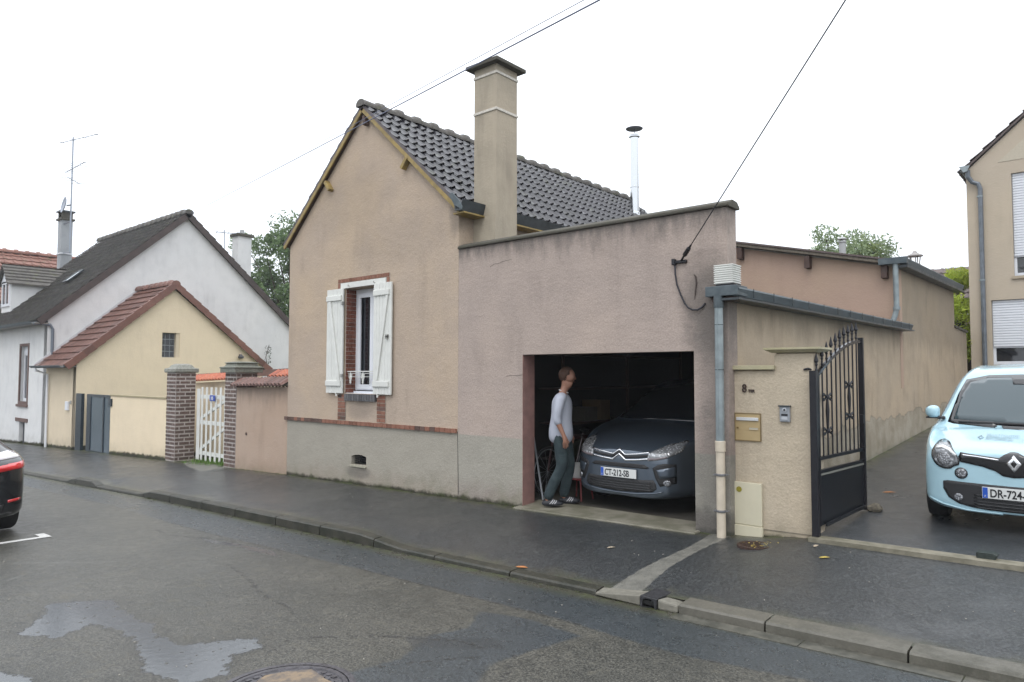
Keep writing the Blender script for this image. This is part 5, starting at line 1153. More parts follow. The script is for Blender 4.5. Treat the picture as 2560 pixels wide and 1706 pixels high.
def roller(x0, x1, z0, z1, zs, parent):
    mb = MB(); mb.poly(rect(x0,x1,z0,z1), .07, T(0,RY+.10,0), [rect(x0+.06,x1-.06,z0+.08,z1-.02)]); w_ = mb.obj('window', m_upvc, parent, bevel=.004)
    mb = MB(); mb.box(x0+.06,x1-.06,RY+.16,RY+.17,z0+.08,zs+.1); mb.obj('pane', m_glass, w_)
    mb = MB(); mb.box(x0+.02,x1-.02,RY+.075,RY+.10,zs-.03,z1); mb.obj('shutter_backing', simple('slat_joint_grey', (.42,.44,.48), .5), w_)
    n_ = int((z1-zs)/.062)
    me = None
    mb = MB(); st=(z1-zs)/n_; mb.add([(x0+.02,RY+.075,0),(x1-.02,RY+.075,0),(x0+.02,RY+.058,.012),(x1-.02,RY+.058,.012),(x0+.02,RY+.058,st-.016),(x1-.02,RY+.058,st-.016),(x0+.02,RY+.075,st-.006),(x1-.02,RY+.075,st-.006)],[(0,1,3,2),(2,3,5,4),(4,5,7,6)]); me = mb.mesh('slat', m_upvc)
    for k in range(n_): link('slat', me, w_, T(0,0,zs+k*st))
    mb = MB(); mb.box(x0-.05,x1+.05,RY-.05,RY+.12,z0-.07,z0); mb.obj('sill', simple('tan_sill', (.36,.30,.22), .7), w_)
    return w_
wu = roller(-1.79,-.35,4.15,6.68,4.64,ri); wd_ = roller(-2.27,-.35,2.0,3.59,2.44,ri)
mb = MB()
for x in (-1.55,-1.3,-1.05): mb.bar((x,RY+.05,4.2),(x,RY+.05,4.68),.012,.012)
mb.bar((-1.7,RY+.05,4.35),(-.4,RY+.05,4.35),.012,.012); mb.obj('window_grille', m_black, ri)
mb = MB(); mb.tube([(-2.66,RY-.16,6.88),(-2.66,RY-.14,6.72),(-2.58,RY-.10,6.58),(-2.46,RY-.08,6.52),(-2.42,RY-.07,6.40),(-2.43,RY-.07,.5)], .055, 10); mb.obj('downpipe', simple('mid_zinc_pipe', (.16,.18,.205), .45, metal=.4, grain=.3, gscale=9), ri)
for z in (6.2, 4.1): mb = MB(); mb.lathe([(.066,z-.02),(.066,z+.02)], 10, T(-2.43,RY-.07,0)); mb.obj('pipe_collar', m_zincl, ri)
gutter(ri, (-2.74,RY-.25,6.92), (-2.74,RY+9,6.92), .09)
mb = MB(); mb.add([(-2.84,RY-.26,6.98),(-2.60,RY-.26,6.98),(-2.66,RY-.26,6.84),(-2.74,RY-.26,6.82)], [(3,2,1,0)]); o = mb.obj('gutter_end', m_zincl, ri); so_ = o.modifiers.new('s','SOLIDIFY'); so_.thickness=.02
fr_ = thing('brown_roofed_house', 'distant low house with brown tile roof behind the bamboo', 'house', (-2,26,0))
mb = MB(); mb.box(-8,4,22.6,27,0,3.9); mb.obj('walls', m_right, fr_)
roof_tiles(fr_, frame_M((-5.35,20.6,5.5), (1,0,0), (0,-.78,-.62)) if False else frame_M((-6.2,23.6,5.78), (1,0,0), (0,-1.6,-1.45)), .32, .33, 40, 8, PAN, m_tile_b, single=0)
mb = MB(); mb.box(0,12.8,0,2.6,-.08,-.01, frame_M((-6.2,23.6,5.78), (1,0,0), (0,-1.6,-1.45))); mb.obj('roof_deck', m_tile_b, fr_)

# ------------------------------------------------------------------ TREES
def leaf_mat(name, a, b, rough=.6):
    t = NT(name); g_ = t.n.new('ShaderNodeNewGeometry'); r = g_.outputs['Random Per Island']; c = t.mix(r, a, b)
    t.set(col=c, rough=rough, spec=.3); tr = t.n.new('ShaderNodeBsdfTranslucent'); t.l.new(c, tr.inputs[0]); ms_ = t.n.new('ShaderNodeMixShader'); ms_.inputs[0].default_value = .3
    out = t.n['Material Output']; t.l.new(t.b.outputs[0], ms_.inputs[1]); t.l.new(tr.outputs[0], ms_.inputs[2]); t.l.new(ms_.outputs[0], out.inputs[0]); return t.m
def tree(label, base, height, crown, clumps, leafn, leafs, mat, name='broadleaf_tree', seed=1, cr=.75, narrow=.35):
    rnd = random.Random(seed); t_ = thing(name, label, 'tree', base); b = Vector(base); mb = MB(); cc = Vector(crown[0]); rad = Vector(crown[1])
    top = cc-Vector((0,0,rad.z*.2)); mb.tube([b, b.lerp(top,.5)+Vector((.1,.05,0)), top], [.25,.18,.10], 8); cs = []
    for k in range(clumps):
        while True:
            v = Vector((rnd.uniform(-1,1), rnd.uniform(-1,1), rnd.uniform(-1,1)))
            if .25 < v.length < 1: break
        q = cc+Vector((v.x*rad.x, v.y*rad.y, v.z*rad.z)); cs.append((q, cr*rnd.uniform(.6,1.25)))
        s0 = b.lerp(top, rnd.uniform(.5,1)); mb.tube([s0, s0.lerp(q,.5)+Vector((0,0,-.15)), q], [.07,.04,.015], 5)
    mb.obj('trunk', simple('tree_bark', (.07,.055,.04), .9, grain=.4), t_)
    n = leafn; ci = np.array([rnd.randrange(len(cs)) for _ in range(n)]); rg = np.random.RandomState(seed)
    C = np.array([cs[i][0][:] for i in ci]); r_ = np.array([cs[i][1] for i in ci]); d = rg.normal(size=(n,3)); d /= np.linalg.norm(d,axis=1)[:,None]
    P = C+d*(r_*rg.uniform(.25,1.,n)**.6)[:,None]*np.array([1,1,.75]); s = leafs*rg.uniform(.6,1.4,n)
    u = rg.normal(size=(n,3)); u /= np.linalg.norm(u,axis=1)[:,None]; v = np.cross(u, rg.normal(size=(n,3))); v /= np.linalg.norm(v,axis=1)[:,None]
    V = np.stack([P-u*s[:,None], P+v*(s*narrow)[:,None], P+u*s[:,None], P-v*(s*narrow)[:,None]],1).reshape(-1,3)
    me = bpy.data.meshes.new('crown'); me.from_pydata(V.tolist(), [], np.arange(4*n).reshape(n,4).tolist()); me.materials.append(mat); link('crown', me, t_); return t_
lm1 = leaf_mat('leaf_mid_green', (.08,.14,.055), (.17,.24,.10)); lm2 = leaf_mat('leaf_pale_green', (.16,.23,.12), (.28,.34,.18)); lm3 = leaf_mat('bamboo_leaf', (.30,.42,.05), (.56,.62,.10))
tree('leafy green tree rising between the white gable and the pink house', (-34.5,14,-1), 10, ((-34.2,14.,6.2),(3.6,3.4,4.3)), 70, 30000, .11, lm1, seed=3, cr=.95)
tree('loose pale green tree behind the rear block, its left half nearest the thin pot', (-9.2,26,0), 8, ((-9.3,26,6.4),(1.9,1.6,2.1)), 26, 6500, .10, lm2, seed=5, cr=.85)
tree('yellower right half of the trees behind the rear block', (-7.6,25.5,0), 8, ((-7.7,25.5,6.0),(1.2,1.2,2.1)), 18, 7000, .10, leaf_mat('leaf_yellow_green', (.20,.27,.10), (.34,.40,.15)), seed=8, cr=.8)
bb = tree('bright yellow-green bamboo clump filling the gap beside the tan house', (-3.1,14.4,1.0), 4, ((-3.05,14.4,3.3),(.75,.7,1.25)), 26, 9500, .085, lm3, name='bamboo_clump', seed=11, cr=.36, narrow=.16)
# ------------------------------------------------------------------ CARS: lofted body, details wrapped on it
def cr_interp(A, n):
    """Catmull-Rom along axis 0, n samples per span"""
    A = np.asarray(A, float); P = np.concatenate([[2*A[0]-A[1]], A, [2*A[-1]-A[-2]]]); out = []
    for i in range(len(A)-1):
        p0, p1, p2, p3 = P[i], P[i+1], P[i+2], P[i+3]
        for k in range(n):
            t = k/n; out.append(.5*(2*p1+(p2-p0)*t+(2*p0-5*p1+4*p2-p3)*t*t+(3*p1-p0-3*p2+p3)*t**3))
    out.append(A[-1]); return np.array(out)
def car_body(rings, mat, parent, name='body'):
    rr = []
    for (y, w, zb, zsh, wt, zt, cr) in rings:
        zl = zb+.38*(zsh-zb)
        rr.append([(0,y,zb),(.70*w,y,zb),(.965*w,y,zb+.06*min(1,w*2)),(w,y,zl),(w*.997,y,zsh-.10*min(1,w*1.5)),(max(wt,.955*w) if wt<.955*w else w*.97,y,zsh),(wt,y,zt-cr),(.55*wt,y,zt-cr*.22),(0,y,zt)])
    G = cr_interp(rr, 5); G = cr_interp(G.transpose(1,0,2), 5).transpose(1,0,2); G[:,0,0] = 0; G[:,-1,0] = 0; G[:,:,0] = np.maximum(G[:,:,0], 0)
    n, m = G.shape[:2]; full = np.concatenate([G, (G*np.array([-1,1,1]))[:, -2:0:-1]], 1); M_ = full.shape[1]
    vs = full.reshape(-1,3).tolist(); fs = [(i*M_+j, i*M_+(j+1)%M_, (i+1)*M_+(j+1)%M_, (i+1)*M_+j) for i in range(n-1) for j in range(M_)]+[tuple(range(M_))[::-1], tuple((n-1)*M_+j for j in range(M_))]
    mb = MB(); mb.add(vs, [f[::-1] for f in fs]); bm = bmesh.new(); me = mb.mesh(name, mat, True); bm.from_mesh(me); bmesh.ops.remove_doubles(bm, verts=bm.verts, dist=.0008); bmesh.ops.recalc_face_normals(bm, faces=bm.faces)
    bm.to_mesh(me); bvh = BVHTree.FromBMesh(bm); bm.free(); me.polygons.foreach_set('use_smooth', [True]*len(me.polygons)); me.update()
    return link(name, me, parent, world(parent)), bvh
def patch(name, outline, bvh, mat, parent, off=.004, res=.03, view='front', th=.012, side=1, smooth=True, spline=False):
    if spline: outline = [tuple(p) for p in cr_interp(np.array(list(outline)+[outline[0]]), 5)[:-1]]
    pts = []; N = len(outline)
    for i in range(N):
        a = np.array(outline[i]); b = np.array(outline[(i+1) % N]); k = max(1, int(np.hypot(*(b-a))/res))
        pts += [tuple(a+(b-a)*j/k) for j in range(k)]
    m = len(pts); ed = [(i, (i+1) % m) for i in range(m)]; xs = [p[0] for p in pts]; zs = [p[1] for p in pts]
    gx, gz = np.meshgrid(np.arange(min(xs)+res/2, max(xs), res), np.arange(min(zs)+res/2, max(zs), res))
    if gx.size:
        d = sdist(gx, gz, pts); ok = d > res*.45; pts2 = pts+list(zip(gx[ok], gz[ok]))
    else: pts2 = pts
    r_ = delaunay_2d_cdt([Vector((float(p[0]), float(p[1]))) for p in pts2], ed, [], 1, 1e-6); V2, F2 = r_[0], r_[2]
    vs = []; good = []
    for p in V2:
        if view == 'front': o, d_ = Vector((p.x, -1.5, p.y)), Vector((0,1,0))
        elif view == 'top': o, d_ = Vector((p.x, p.y, 3)), Vector((0,0,-1))
        else: o, d_ = Vector((side*2.5, p.x, p.y)), Vector((-side,0,0))
        h_ = bvh.ray_cast(o, d_)
        if h_[0] is None: vs.append((0,0,0)); good.append(False); continue
        nr = h_[1]; nr = -nr if nr.dot(d_) > 0 else nr
        if nr.dot(-d_) < .03: good.append(False)
        else: good.append(True)
        vs.append(h_[0]+nr*off)
    fs = []
    for f in F2:
        if all(good[i] for i in f):
            a, b, c = [Vector(vs[i]) for i in f[:3]]; nrm = (b-a).cross(c-a)
            if nrm.dot(-d_) < 0: f = tuple(reversed(f))
            fs.append(tuple(f))
    mb = MB(); mb.v = [tuple(v) for v in vs]; mb.f = fs; mb.m = [0]*len(fs); me = mb.mesh(name, mat, smooth)
    o = link(name, me, parent, world(parent if parent.parent is None else parent.parent)); sm = o.modifiers.new('rim', 'SOLIDIFY'); sm.thickness = th; sm.offset = -1; return o
def mirror(pts): return [(-x, z) for x, z in reversed(pts)]
def circ(cx, cz, r, n=20, rz=None): rz = rz or r; return [(cx+r*math.cos(2*math.pi*k/n), cz+rz*math.sin(2*math.pi*k/n)) for k in range(n)]
def stroke(pts, w_):
    """polyline to a thin outline"""
    P = [Vector(p) for p in pts]; L = []; Rr = []
    for i, p in enumerate(P):
        a = (P[i]-P[i-1]).normalized() if i else None; b = (P[i+1]-P[i]).normalized() if i < len(P)-1 else None
        a = a or b; b = b or a; t_ = (a+b).normalized(); n_ = Vector((-t_.y, t_.x)); c_ = max(.5, n_.dot(Vector((-a.y, a.x))))
        L.append(p+n_*w_/2/c_); Rr.append(p-n_*w_/2/c_)
    return [tuple(p) for p in Rr]+[tuple(p) for p in reversed(L)]
def wheel(parent, x, y, r, wd, side, rimmat):
    M = world(parent) @ T(x, y, r) @ Matrix.Rotation(R(90*side), 4, 'Y')
    mb = MB(); mb.lathe([(r*.62,-wd/2),(r*.93,-wd/2),(r,-wd/2+.03),(r,wd/2-.03),(r*.94,wd/2),(r*.66,wd/2+.004)], 32, M); wo_ = mb.obj('wheel', simple('tyre_rubber', (.014,.014,.015), .7), parent, angle=40)
    mb = MB(); mb.lathe([(r*.65,wd/2-.01),(r*.62,wd/2),(r*.56,wd/2-.03),(.02,wd/2-.035)], 24, M)
    for k in range(5):
        an = k*2*math.pi/5; mb.bar(M @ Vector((.02*math.cos(an),.02*math.sin(an),wd/2-.015)), M @ Vector((r*.6*math.cos(an),r*.6*math.sin(an),wd/2-.01)), .05, .02, tuple(M.to_3x3() @ Vector((0,0,1))))
    mb.obj('rim', rimmat, wo_)
def paint(name, col, metal=0., rough=.3, coat=.8):
    t = NT(name); p = t.obj(); n = t.noise(p, 300, 2); d_ = t.voro(p, 55)[0]; drops = t.mp(d_, .16, .10)
    t.set(col=col, rough=rough, metal=metal, coat=coat, coatr=.06); t.bump(drops, .12, .002); MATS[name] = t.m; return t.m
def lamp_mat(name, col=(.62,.65,.68), bs=22):
    t = NT(name); p = t.pos(); v = t.voro(p, bs); c = t.mix(t.mp(v[0], .1, .5), col, tuple(x*.35 for x in col))
    t.set(col=c, metal=.35, rough=.2, coat=1., coatr=.03); t.bump(v[0], .8, .01); return t.m
m_head = lamp_mat('headlight_reflector', (.40,.42,.45)); m_head3 = lamp_mat('bright_headlight', (.75,.77,.8), 30); m_head2 = lamp_mat('headlight_bowl', (.5,.52,.56), 60)
m_gloss = simple('gloss_black_plastic', (.008,.008,.010), .12, coat=.5); m_matt = simple('matt_black_plastic', (.018,.018,.02), .6)
m_chrome = simple('chrome', (.78,.79,.82), .12, metal=.9); m_plate = simple('number_plate_white', (.62,.63,.62), .35); m_blue = simple('plate_blue', (.015,.08,.42), .4); m_ink = simple('plate_black_ink', (.01,.01,.012), .5)
m_wscr = NT('windscreen_glass'); m_wscr.set(col=(.045,.068,.078), rough=.06, spec=.55, coat=.2); m_wscr = m_wscr.m
def plate(parent, x0, z0, y, s, w_=.52, label=None):
    W = world(parent); mb = MB(); mb.box(x0, x0+w_, y-.008, y, z0, z0+.11, W); p_ = mb.obj('number_plate', m_plate, parent, bevel=.003)
    mb = MB(); mb.box(x0+.004, x0+.046, y-.0095, y-.0075, z0+.004, z0+.106, W); mb.obj('blue_band', m_blue, p_)
    mb = MB(); mb.box(x0+w_-.046, x0+w_-.004, y-.0095, y-.0075, z0+.004, z0+.106, W) if False else None
    put_text('registration', s, .108, W @ T(x0+.062, y-.009, z0+.017), m_ink, p_, .003, .0022, sx=.74)
    put_text('country_letter', 'F', .03, W @ T(x0+.018, y-.0105, z0+.012), m_plate, p_, .001)
    return p_

# --- pale blue city car on the driveway
bc = thing('pale_blue_city_car', 'pale ice-blue small hatchback parked nose towards the street on the driveway', 'car', (-.755, 1.03, float(drive_z(-.765,1.03))-.028), rot=(R(3.0),0,R(1.5)))
m_ice = paint('ice_blue_paint', (.37,.56,.64), .0, .25)
rg = [(0,.03,.30,.45,.02,.66,.02),(.015,.38,.235,.60,.30,.785,.03),(.05,.60,.215,.68,.50,.815,.035),(.12,.735,.215,.74,.62,.845,.045),(.27,.772,.22,.81,.68,.875,.05),(.50,.80,.21,.87,.70,.91,.045),(.75,.812,.20,.92,.69,.955,.04),(.92,.818,.20,.945,.675,.985,.03),(1.15,.828,.20,.955,.645,1.19,.06),(1.38,.828,.20,.96,.60,1.385,.075),(1.62,.825,.20,.965,.565,1.535,.085),(2.0,.82,.20,.98,.55,1.575,.08),(2.6,.82,.20,1.0,.55,1.565,.08),(3.15,.80,.22,1.02,.53,1.50,.09),(3.42,.77,.26,.98,.48,1.30,.1),(3.55,.70,.30,.85,.42,1.0,.08),(3.6,.45,.36,.6,.3,.7,.04)]
body, bv = car_body(rg, m_ice, bc)
P_ = lambda *a, **k: patch(*a, **k)
band = [(.0-.0,.818),(-.030,.815),(-.075,.795),(-.115,.762),(-.433,.790),(-.452,.75),(-.440,.700),(-.25,.668),(-.15,.635),(-.09,.592),(0,.580)]
P_('grille_band', band+[(-x,z) for x,z in reversed(band[1:-1])], bv, m_gloss, bc, off=.006, res=.025)
hl = [(-.690,.800),(-.668,.858),(-.620,.880),(-.553,.868),(-.494,.820),(-.452,.755),(-.446,.690),(-.488,.668),(-.528,.640),(-.598,.642),(-.655,.680),(-.688,.74)]
for s_ in (0, 1):
    mm = (lambda q: q) if s_ == 0 else mirror
    hz = P_('headlight', mm([(a_, b_-.018) for a_, b_ in hl]), bv, m_gloss, bc, off=.008, res=.02, spline=True)
    inner = [(x*.90-.057, z*.90+.059) for x, z in hl]
    P_('headlight_glass', mm(inner), bv, m_head, hz, off=.014, res=.015, th=.01, spline=True)
    sx_ = 1 if s_ == 0 else -1
    P_('headlight_bowl', circ(sx_*-.572,.715,.062), bv, m_head2, hz, off=.020, res=.02, th=.008)
    P_('daylight_strip', mm(stroke([(-.655,.804),(-.60,.814),(-.53,.797),(-.468,.757)], .020)), bv, simple('pale_strip', (.75,.77,.78), .2), hz, off=.022, res=.02, th=.006)
    P_('chrome_strip', mm(stroke([(-.425,.768),(-.30,.762),(-.12,.742)], .012)), bv, m_chrome, bc, off=.012, res=.02, th=.004)
    rl = P_('round_lamp', circ(sx_*-.431,.588,.056), bv, m_gloss, bc, off=.006, res=.02); P_('lamp_lens', circ(sx_*-.431,.588,.044), bv, m_head2, rl, off=.012, res=.015, th=.006)
low = [(0,.497),(-.276,.500),(-.55,.505),(-.590,.495),(-.590,.42),(-.545,.335),(-.46,.285),(-.35,.262),(-.224,.250),(0,.247)]
lo = P_('lower_grille', low+[(-x,z) for x,z in reversed(low[1:-1])], bv, m_matt, bc, off=.005, res=.03)
for z in (.27,.30,.33,.36,.39): P_('grille_bar', stroke([(-.33,z),(-.1,z-.004),(.1,z-.004),(.33,z)], .008), bv, m_gloss, bc, off=.012, res=.04, th=.008)
for s_ in (-1, 1):
    fgl = P_('fog_lamp', circ(s_*.459,.350,.036), bv, m_head2, bc, off=.010, res=.015)
    P_('bumper_lip', stroke([(s_*.1,.225),(s_*.4,.232),(s_*.6,.265),(s_*.72,.31)], .014), bv, m_ice, bc, off=.012, res=.04, th=.01)
P_('sill_skirt', [(-.78,.30),(-.70,.262),(-.5,.235),(0,.222),(.5,.235),(.70,.262),(.78,.30),(.78,.2),(-.78,.2)], bv, m_matt, bc, off=.003, res=.04)
dia = [(0,.790),(-.060,.716),(0,.636),(.060,.716)]
em = P_('emblem', dia, bv, m_chrome, bc, off=.024, res=.02, th=.014); P_('emblem_centre', [(0,.752),(-.024,.716),(0,.676),(.024,.716)], bv, m_gloss, em, off=.028, res=.02, th=.006)
plate(bc, -.26, .368, -.010, 'DR-724-CM')
WS = [(-.655,.99),(-.60,.975),(-.3,.958),(0,.955),(.3,.958),(.60,.975),(.655,.99),(.585,1.27),(.52,1.43),(.3,1.480),(0,1.488),(-.3,1.480),(-.52,1.43),(-.585,1.27)]
P_('windscreen_border', WS, bv, m_gloss, bc, off=.003, res=.04)
WS2 = [(-.60,1.02),(-.3,1.005),(0,1.0),(.3,1.005),(.60,1.02),(.535,1.28),(.475,1.40),(.3,1.448),(0,1.456),(-.3,1.448),(-.475,1.40),(-.535,1.28)]
wsg = P_('windscreen', WS2, bv, m_wscr, bc, off=.006, res=.04, th=.006)
P_('mirror_mount', [(-.09,1.46),(.09,1.46),(.07,1.38),(-.07,1.38)], bv, m_gloss, bc, off=.010, res=.03, th=.006)
mb = MB(); W = world(bc)
for a, b in (((-.55,.93,1.00),(.12,.90,.995)),((.1,.93,1.00),(.60,.92,1.01))): mb.bar(W @ Vector(a), W @ Vector(b), .02, .014)
mb.obj('wiper', m_matt, bc)
mb = MB(); mb.lathe([(.012,0),(.012,.008),(.004,.012)], 8, W @ T(-.2,.80,.972)); mb.obj('washer_jet', m_matt, bc)
for s_ in (-1, 1):
    sg = [(1.05,1.00),(1.30,1.17),(1.62,1.40),(1.80,1.45),(2.85,1.44),(3.05,1.30),(3.05,1.06),(2.0,1.02)]
    P_('side_window', sg, bv, m_glass, bc, off=.004, res=.07, view='side', side=s_)
    P_('wheel_arch', [(.33,.19),(.36,.38),(.50,.58),(.66,.64),(.82,.58),(.96,.38),(.99,.19)], bv, m_matt, bc, off=.002, res=.05, view='side', side=s_, spline=False)
    P_('wheel_arch', [(2.73,.19),(2.78,.42),(2.92,.58),(3.06,.63),(3.2,.58),(3.34,.42),(3.39,.23)], bv, m_matt, bc, off=.002, res=.05, view='side', side=s_)
    for y in (.66, 3.06): wheel(bc, s_*.705, y, .29, .18, s_, m_zincl)
    bm = bmesh.new(); bmesh.ops.create_uvsphere(bm, u_segments=20, v_segments=12, radius=1)
    for v in bm.verts:
        q = v.co; q.y = max(q.y, -1)*.07 if q.y < 0 else q.y*.03; fz = q.z; q.z = (abs(q.z)**.6*math.copysign(1,q.z))*.070*(1-.30*max(0, s_*q.x)); q.x = (abs(q.x)**.7*math.copysign(1,q.x))*.072
        v.co = Vector((s_*.800+q.x*(1 if True else 1), .99+q.y, 1.098+q.z-.02*abs(q.x)/.1*0))
    me = bpy.data.meshes.new('wing_mirror'); bm.to_mesh(me); bm.free(); me.materials.append(m_ice); me.polygons.foreach_set('use_smooth',[True]*len(me.polygons)); mo = link('wing_mirror', me, bc, W)
    mb = MB(); mb.box(s_*.72-.04, s_*.72+.04, .97, 1.03, 1.015, 1.045, W); mb.box(s_*.80-.065, s_*.80+.065, .955, 1.02, 1.022, 1.042, W); mb.obj('mirror_foot', m_matt, mo, bevel=.01)
# faint dealer lettering on the bonnet, wrapped on it
def wrap_text(name, s, size, x, z, mat, parent, bvh, off=.0035, bold=.0, sx=1.):
    vs, fs = text_mesh(s, size, 0.0, bold, 'LEFT', sx); out = []
    for a, b, c in vs:
        h_ = bvh.ray_cast(Vector((x+a, -1.5, z+b)), Vector((0,1,0))); q = h_[0] if h_[0] else Vector((x+a,0,z+b)); n_ = h_[1] if h_[0] else Vector((0,-1,0)); n_ = -n_ if n_.y > 0 else n_; out.append(q+n_*off)
    mb = MB(); mb.add(out, fs); return link(name, mb.mesh(name, mat), parent, world(parent))
m_let = simple('grey_lettering', (.30,.42,.47), .5); m_let2 = simple('dark_lettering', (.22,.32,.36), .5)
wrap_text('bonnet_lettering', 'RENAULT CHARTRES', .026, -.255, .902, m_let, bc, bv, sx=1.1); wrap_text('bonnet_lettering', 'PARTENAIRE DU', .028, -.255, .885, m_let2, bc, bv, sx=1.1)
P_('bonnet_logo', [(-.325,.896),(-.30,.884),(-.275,.896),(-.30,.909)], bv, m_let2, bc, off=.004, res=.02, th=.002); P_('bonnet_logo', [(-.312,.896),(-.30,.890),(-.288,.896),(-.30,.903)], bv, m_ice, bc, off=.006, res=.02, th=.002)

# --- grey people carrier in the garage
gc = thing('grey_family_car', 'dark grey people carrier with double chevron grille parked nose out inside the garage', 'car', (-4.76, .40, .03))
m_gry = paint('steel_grey_paint', (.085,.108,.14), .5, .28)
rg = [(0,.03,.28,.45,.02,.66,.02),(.015,.40,.215,.62,.32,.765,.03),(.06,.60,.20,.70,.52,.79,.035),(.16,.69,.19,.77,.62,.83,.045),(.32,.75,.18,.84,.68,.88,.05),(.55,.825,.18,.92,.72,.95,.05),(.85,.885,.18,.99,.74,1.03,.05),(1.1,.915,.18,1.03,.74,1.10,.05),(1.5,.915,.18,1.06,.66,1.36,.08),(1.9,.915,.18,1.08,.60,1.58,.09),(2.3,.91,.18,1.09,.58,1.66,.09),(3.2,.91,.18,1.1,.57,1.66,.09),(4.0,.89,.2,1.1,.54,1.58,.1),(4.3,.85,.24,1.0,.48,1.35,.1),(4.42,.78,.28,.85,.42,1.05,.08),(4.47,.45,.34,.6,.3,.7,.04)]
body, bv = car_body(rg, m_gry, gc)
for s_, w_ in (([(-.41,.762),(-.231,.738),(-.085,.718),(0,.778),(.085,.718),(.25,.735),(.41,.762)], .016),([(-.40,.685),(-.25,.665),(-.095,.652),(0,.722),(.095,.652),(.25,.665),(.40,.685)], .018)):
    P_('chevron_grille_strip', stroke(s_, w_), bv, m_chrome, gc, off=.010, res=.02, th=.008)
P_('grille_gap', stroke([(-.40,.724),(-.231,.700),(-.1,.69),(0,.745),(.1,.69),(.25,.702),(.40,.724)], .034), bv, m_matt, gc, off=.003, res=.03)
hR = [(.40,.738),(.47,.79),(.55,.85),(.61,.862),(.67,.893),(.712,.885),(.735,.84),(.725,.775),(.62,.70),(.52,.675),(.40,.66)]
for s_ in (0, 1):
    mm = (lambda q: q) if s_ == 0 else mirror; sx_ = 1 if s_ == 0 else -1
    hz = P_('headlight', mm(hR), bv, m_head3, gc, off=.008, res=.02)
    P_('indicator', mm([(.41,.70),(.50,.70),(.62,.722),(.62,.705),(.50,.676),(.41,.668)]), bv, simple('smoked_lens', (.20,.17,.18), .15), hz, off=.013, res=.02, th=.004)
    P_('air_intake', mm([(.46,.575),(.52,.62),(.60,.64),(.70,.63),(.70,.40),(.55,.36),(.50,.45)]), bv, m_matt, gc, off=.003, res=.03)
    P_('intake_fin', mm([(.51,.56),(.69,.60),(.70,.48),(.55,.46)]), bv, m_gry, gc, off=.012, res=.03, th=.006)
    fg_ = P_('fog_lamp', circ(sx_*.625,.405,.036), bv, m_head2, gc, off=.014, res=.015)
slot = [(0,.612),(-.25,.615),(-.357,.610),(-.42,.578),(-.38,.562),(-.2,.562),(0,.562)]
P_('upper_intake', slot+[(-x,z) for x,z in reversed(slot[1:-1])], bv, m_matt, gc, off=.005, res=.025)
low = [(0,.425),(-.325,.425),(-.47,.435),(-.50,.39),(-.51,.33),(-.46,.29),(-.25,.268),(0,.262)]
P_('lower_grille', low+[(-x,z) for x,z in reversed(low[1:-1])], bv, m_matt, gc, off=.005, res=.03)
for z in (.30,.33,.36,.39): P_('grille_bar', stroke([(-.44,z+.005),(0,z),(.44,z+.005)], .007), bv, m_gloss, gc, off=.011, res=.04, th=.006)
P_('bumper_edge', stroke([(-.58,.30),(-.48,.275),(-.25,.25),(0,.245),(.25,.25),(.48,.275),(.58,.30)], .012), bv, m_gry, gc, off=.012, res=.03, th=.008)
plate(gc, -.262, .432, -.014, 'CT-212-SB')
WS = [(-.74,1.085),(0,1.10),(.74,1.085),(.60,1.50),(0,1.60),(-.60,1.50)]
P_('windscreen', WS, bv, m_glass, gc, off=.004, res=.05)
for s_ in (-1, 1):
    P_('side_window', [(1.2,1.08),(1.9,1.47),(2.2,1.54),(3.9,1.5),(4.1,1.15)], bv, m_glass, gc, off=.004, res=.08, view='side', side=s_)
    for y0_ in (.92, 3.65): P_('wheel_arch', [(y0_-.37,.18),(y0_-.33,.42),(y0_-.2,.62),(y0_,.70),(y0_+.2,.62),(y0_+.33,.42),(y0_+.37,.18)], bv, m_matt, gc, off=.002, res=.06, view='side', side=s_)
    for y0_ in (.92, 3.65): wheel(gc, s_*.82, y0_, .32, .19, s_, m_zincl)

# --- dark car at the left edge of the picture, seen from behind
kc = thing('black_hatchback', 'black car with red tail lamp parked in the marked bay at the left edge', 'car', (-10.02, -5.38, float(road_z(-10.3,-5.3))), rot=(0,0,R(90)))
m_blk = paint('black_paint', (.010,.011,.013), .1, .22)
rg = [(0,.03,.40,.55,.02,.78,.02),(.02,.45,.30,.68,.40,.86,.03),(.07,.70,.26,.80,.58,.92,.04),(.16,.82,.24,.88,.64,.98,.05),(.32,.88,.22,.94,.66,1.05,.06),(.55,.90,.20,.97,.63,1.19,.08),(.85,.905,.20,.97,.60,1.34,.09),(1.25,.905,.20,.97,.58,1.43,.09),(2.2,.905,.20,.96,.58,1.46,.09),(2.9,.905,.20,.94,.62,1.22,.07),(3.3,.90,.20,.92,.70,.99,.05),(3.9,.86,.20,.84,.70,.90,.05),(4.2,.72,.24,.70,.55,.80,.04),(4.3,.3,.32,.5,.2,.65,.02)]
body, bv = car_body(rg, m_blk, kc)
m_red = NT('red_tail_lens'); m_red.set(col=(.55,.012,.015), rough=.12, coat=1., spec=.8); m_red = m_red.m
